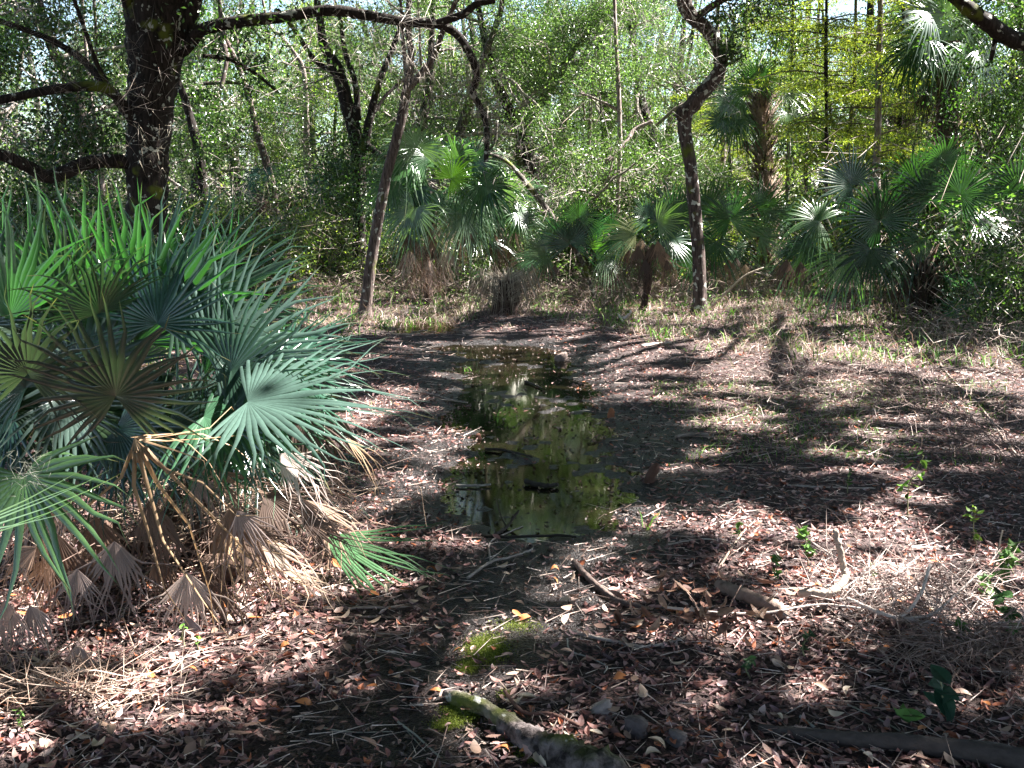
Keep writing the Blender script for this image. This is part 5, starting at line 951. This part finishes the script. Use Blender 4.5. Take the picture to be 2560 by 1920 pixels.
for i, a in enumerate([('tall twining seedling with bright leaves in the shade at right', 1960, 1130, 150, 14, 24, (.16, .34, .05), .1), ('yellow green seedling near the right edge', 2110, 1190, 90, 12, 24, (.2, .36, .05), -.1), ('bright leafy seedling left of the upright branch', 1745, 1240, 90, 16, 34, (.15, .32, .06), -.2), ('green sprout just left of the leafy seedling', 1670, 1280, 60, 10, 28, (.10, .24, .05), 0),
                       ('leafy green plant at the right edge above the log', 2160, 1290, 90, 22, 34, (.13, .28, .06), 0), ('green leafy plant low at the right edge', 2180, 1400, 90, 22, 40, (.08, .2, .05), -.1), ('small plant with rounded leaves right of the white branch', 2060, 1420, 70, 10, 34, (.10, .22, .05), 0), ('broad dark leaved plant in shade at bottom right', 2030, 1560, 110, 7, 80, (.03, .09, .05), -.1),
                       ('pair of bright leaves below the broad leaved plant', 1960, 1570, 50, 4, 60, (.12, .26, .06), -.3), ('tiny green seedling left of the path on the litter', 400, 1410, 60, 6, 14, (.14, .34, .04), .1), ('tiny sprout in front of the dead fans', 430, 1420, 40, 4, 14, (.16, .34, .04), .1), ('small sprig in the lower left sun patch', 55, 1600, 60, 9, 22, (.12, .26, .05), 0), ('green sprig beside the bright leaf patch at right', 1600, 1185, 40, 6, 22, (.12, .26, .05), 0),
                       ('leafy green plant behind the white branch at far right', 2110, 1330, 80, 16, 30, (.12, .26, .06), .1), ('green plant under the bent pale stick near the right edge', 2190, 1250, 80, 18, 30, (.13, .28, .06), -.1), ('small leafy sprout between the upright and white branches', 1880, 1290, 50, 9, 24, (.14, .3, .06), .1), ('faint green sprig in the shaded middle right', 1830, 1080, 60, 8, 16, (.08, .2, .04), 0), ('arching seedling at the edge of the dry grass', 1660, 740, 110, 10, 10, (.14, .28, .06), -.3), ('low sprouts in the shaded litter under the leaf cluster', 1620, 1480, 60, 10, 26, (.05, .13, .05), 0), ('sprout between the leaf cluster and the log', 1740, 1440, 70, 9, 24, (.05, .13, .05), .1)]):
    lab, px, py, h, n, lf, c, ln = a; seedling(lab, px, py, h, n, lf, c, 400 + i, ln, wd=.55)
# brush pile of twigs at lower right and right edge
def brush(label, px, py, rx, ry, n, col, hmax, seed, r=.0025, ln=.35):
    rng = np.random.default_rng(seed); g = G(px, py); sx = psize(rx, g[1]); sy = (G(px, py - ry)[1] - G(px, py + ry)[1]) / 2; x = g[0] + rng.normal(0, sx * .5, n); y = g[1] + rng.normal(0, sy * .5, n); A = np.stack([x, y, height(x, y) + rng.uniform(0, hmax, n)], 1)
    a = rng.uniform(0, 6.28, n); B = A + np.stack([np.cos(a), np.sin(a), rng.normal(0, .35, n)], 1) * rng.uniform(.3, 1, (n, 1)) * ln; mb = MB(); c = pal(rng, n, col); C = A + (B - A) * .5 + rng.normal(size=(n, 3)) * ln * .10; C[:, 2] = np.maximum(C[:, 2], A[:, 2] * .5); twigs(mb, A, C, r, c); twigs(mb, C, B, r * .8, c); twigs(mb, C, A, r * .8, c); twigs(mb, C, C + nrm(B - A + rng.normal(size=(n, 3)) * .5) * ln * .35, r * .6, c)
    b = np.array([g[0], g[1], 0.]); o = mb.build('brush_pile', M_TWIG, origin=b); o.location = tuple(b); tag(o, label, 'brush', kind='stuff')
TC = [(.38, .31, .28), (.26, .20, .18), (.55, .47, .43), (.15, .10, .09)]
brush('tangle of bleached twigs in the bright patch at lower right', 1990, 1330, 230, 60, 420, TC, .12, 501)
brush('brown twiggy brush in the shade at the right edge', 2130, 1000, 120, 110, 200, [(.2, .15, .13), (.14, .1, .09)], .35, 502, .003, .5)
brush('fine brushwood below the bleached tangle', 2080, 1440, 190, 50, 300, [(.3, .23, .2), (.2, .14, .12)], .1, 503)
brush('dry sticks in shade between grass and sunny litter, far right', 2150, 760, 120, 60, 260, [(.3, .23, .2), (.45, .38, .33)], .3, 504, .005, .7)
brush('straw strips heaped in the lower left corner', 120, 1510, 220, 50, 230, [(.42, .32, .26), (.30, .21, .16)], .04, 505, .003, .38)
brush('dark dead stems under the big palmetto', 420, 1190, 330, 90, 500, [(.12, .08, .065), (.26, .18, .14), (.4, .3, .22)], .3, 506, .003, .5)
brush('tangle of dry stalks at the foot of the big right palm', 2080, 680, 120, 40, 260, [(.3, .23, .19), (.15, .11, .09)], .5, 507, .007, .7)
brush('tangled dry stalks over the shaded grass at middle right', 1850, 860, 330, 60, 700, [(.3, .23, .2), (.4, .33, .29), (.15, .1, .09)], .16, 509, .003, .35)
UB = [(.26, .20, .17), (.14, .10, .085), (.36, .30, .26), (.09, .14, .04)]
brush('ragged dry undergrowth between the hairy stump and the crooked tree', 1300, 655, 330, 22, 900, UB, .45, 510, .006, .5)
brush('ragged undergrowth under the right palms', 1750, 640, 380, 22, 1000, UB, .5, 511, .006, .55)
brush('ragged undergrowth around the foot of the leaning tree', 850, 650, 240, 20, 600, UB, .4, 512, .006, .45)
brush('wiry undergrowth along the far right of the clearing', 2120, 700, 180, 40, 500, UB, .6, 513, .006, .6)
brush('dry brush between the thin pale tree and leaning tree', 740, 590, 90, 20, 260, [(.3, .23, .19), (.42, .35, .3), (.15, .11, .09)], 1.1, 508, .008, .9)
# ------------------------------------------------------------------ light, world, camera
w = bpy.data.worlds.new('World'); scene.world = w; w.use_nodes = True; N = w.node_tree.nodes; bg = N['Background']
sk = N.new('ShaderNodeTexSky'); sk.sky_type = 'NISHITA'; sk.sun_disc = False; sk.sun_elevation = EL; sk.sun_rotation = AZ
w.node_tree.links.new(sk.outputs[0], bg.inputs[0]); bg.inputs[1].default_value = .05
ld = bpy.data.lights.new('sun', 'SUN'); ld.energy = 5; ld.angle = R_(.5); ld.color = (1, .955, .90); lo = bpy.data.objects.new('sun', ld); link(lo)
lo.rotation_euler = Vector(tuple(SUN)).to_track_quat('Z', 'Y').to_euler(); lo.location = (20, 5, 30)
cd = bpy.data.cameras.new('camera'); cam = bpy.data.objects.new('camera', cd); link(cam); cd.sensor_width = 36; cd.lens = F / 1024 * 36; cd.clip_end = 600; cd.clip_start = .05
cam.location = (0, 0, CAMZ); cam.rotation_euler = (math.pi / 2 - PITCH, 0, 0); scene.camera = cam
scene.view_settings.view_transform = 'Standard'; scene.view_settings.look = 'None'; scene.view_settings.exposure = 3.0; scene.view_settings.gamma = 1
cy = scene.cycles; cy.max_bounces = 5; cy.diffuse_bounces = 1; cy.glossy_bounces = 2; cy.transmission_bounces = 4; cy.transparent_max_bounces = 8; cy.caustics_reflective = False; cy.caustics_refractive = False
for x in list(bpy.data.objects):
    if x.type == 'EMPTY' and x.parent is None and 'label' not in x: print('unlabelled', x.name)
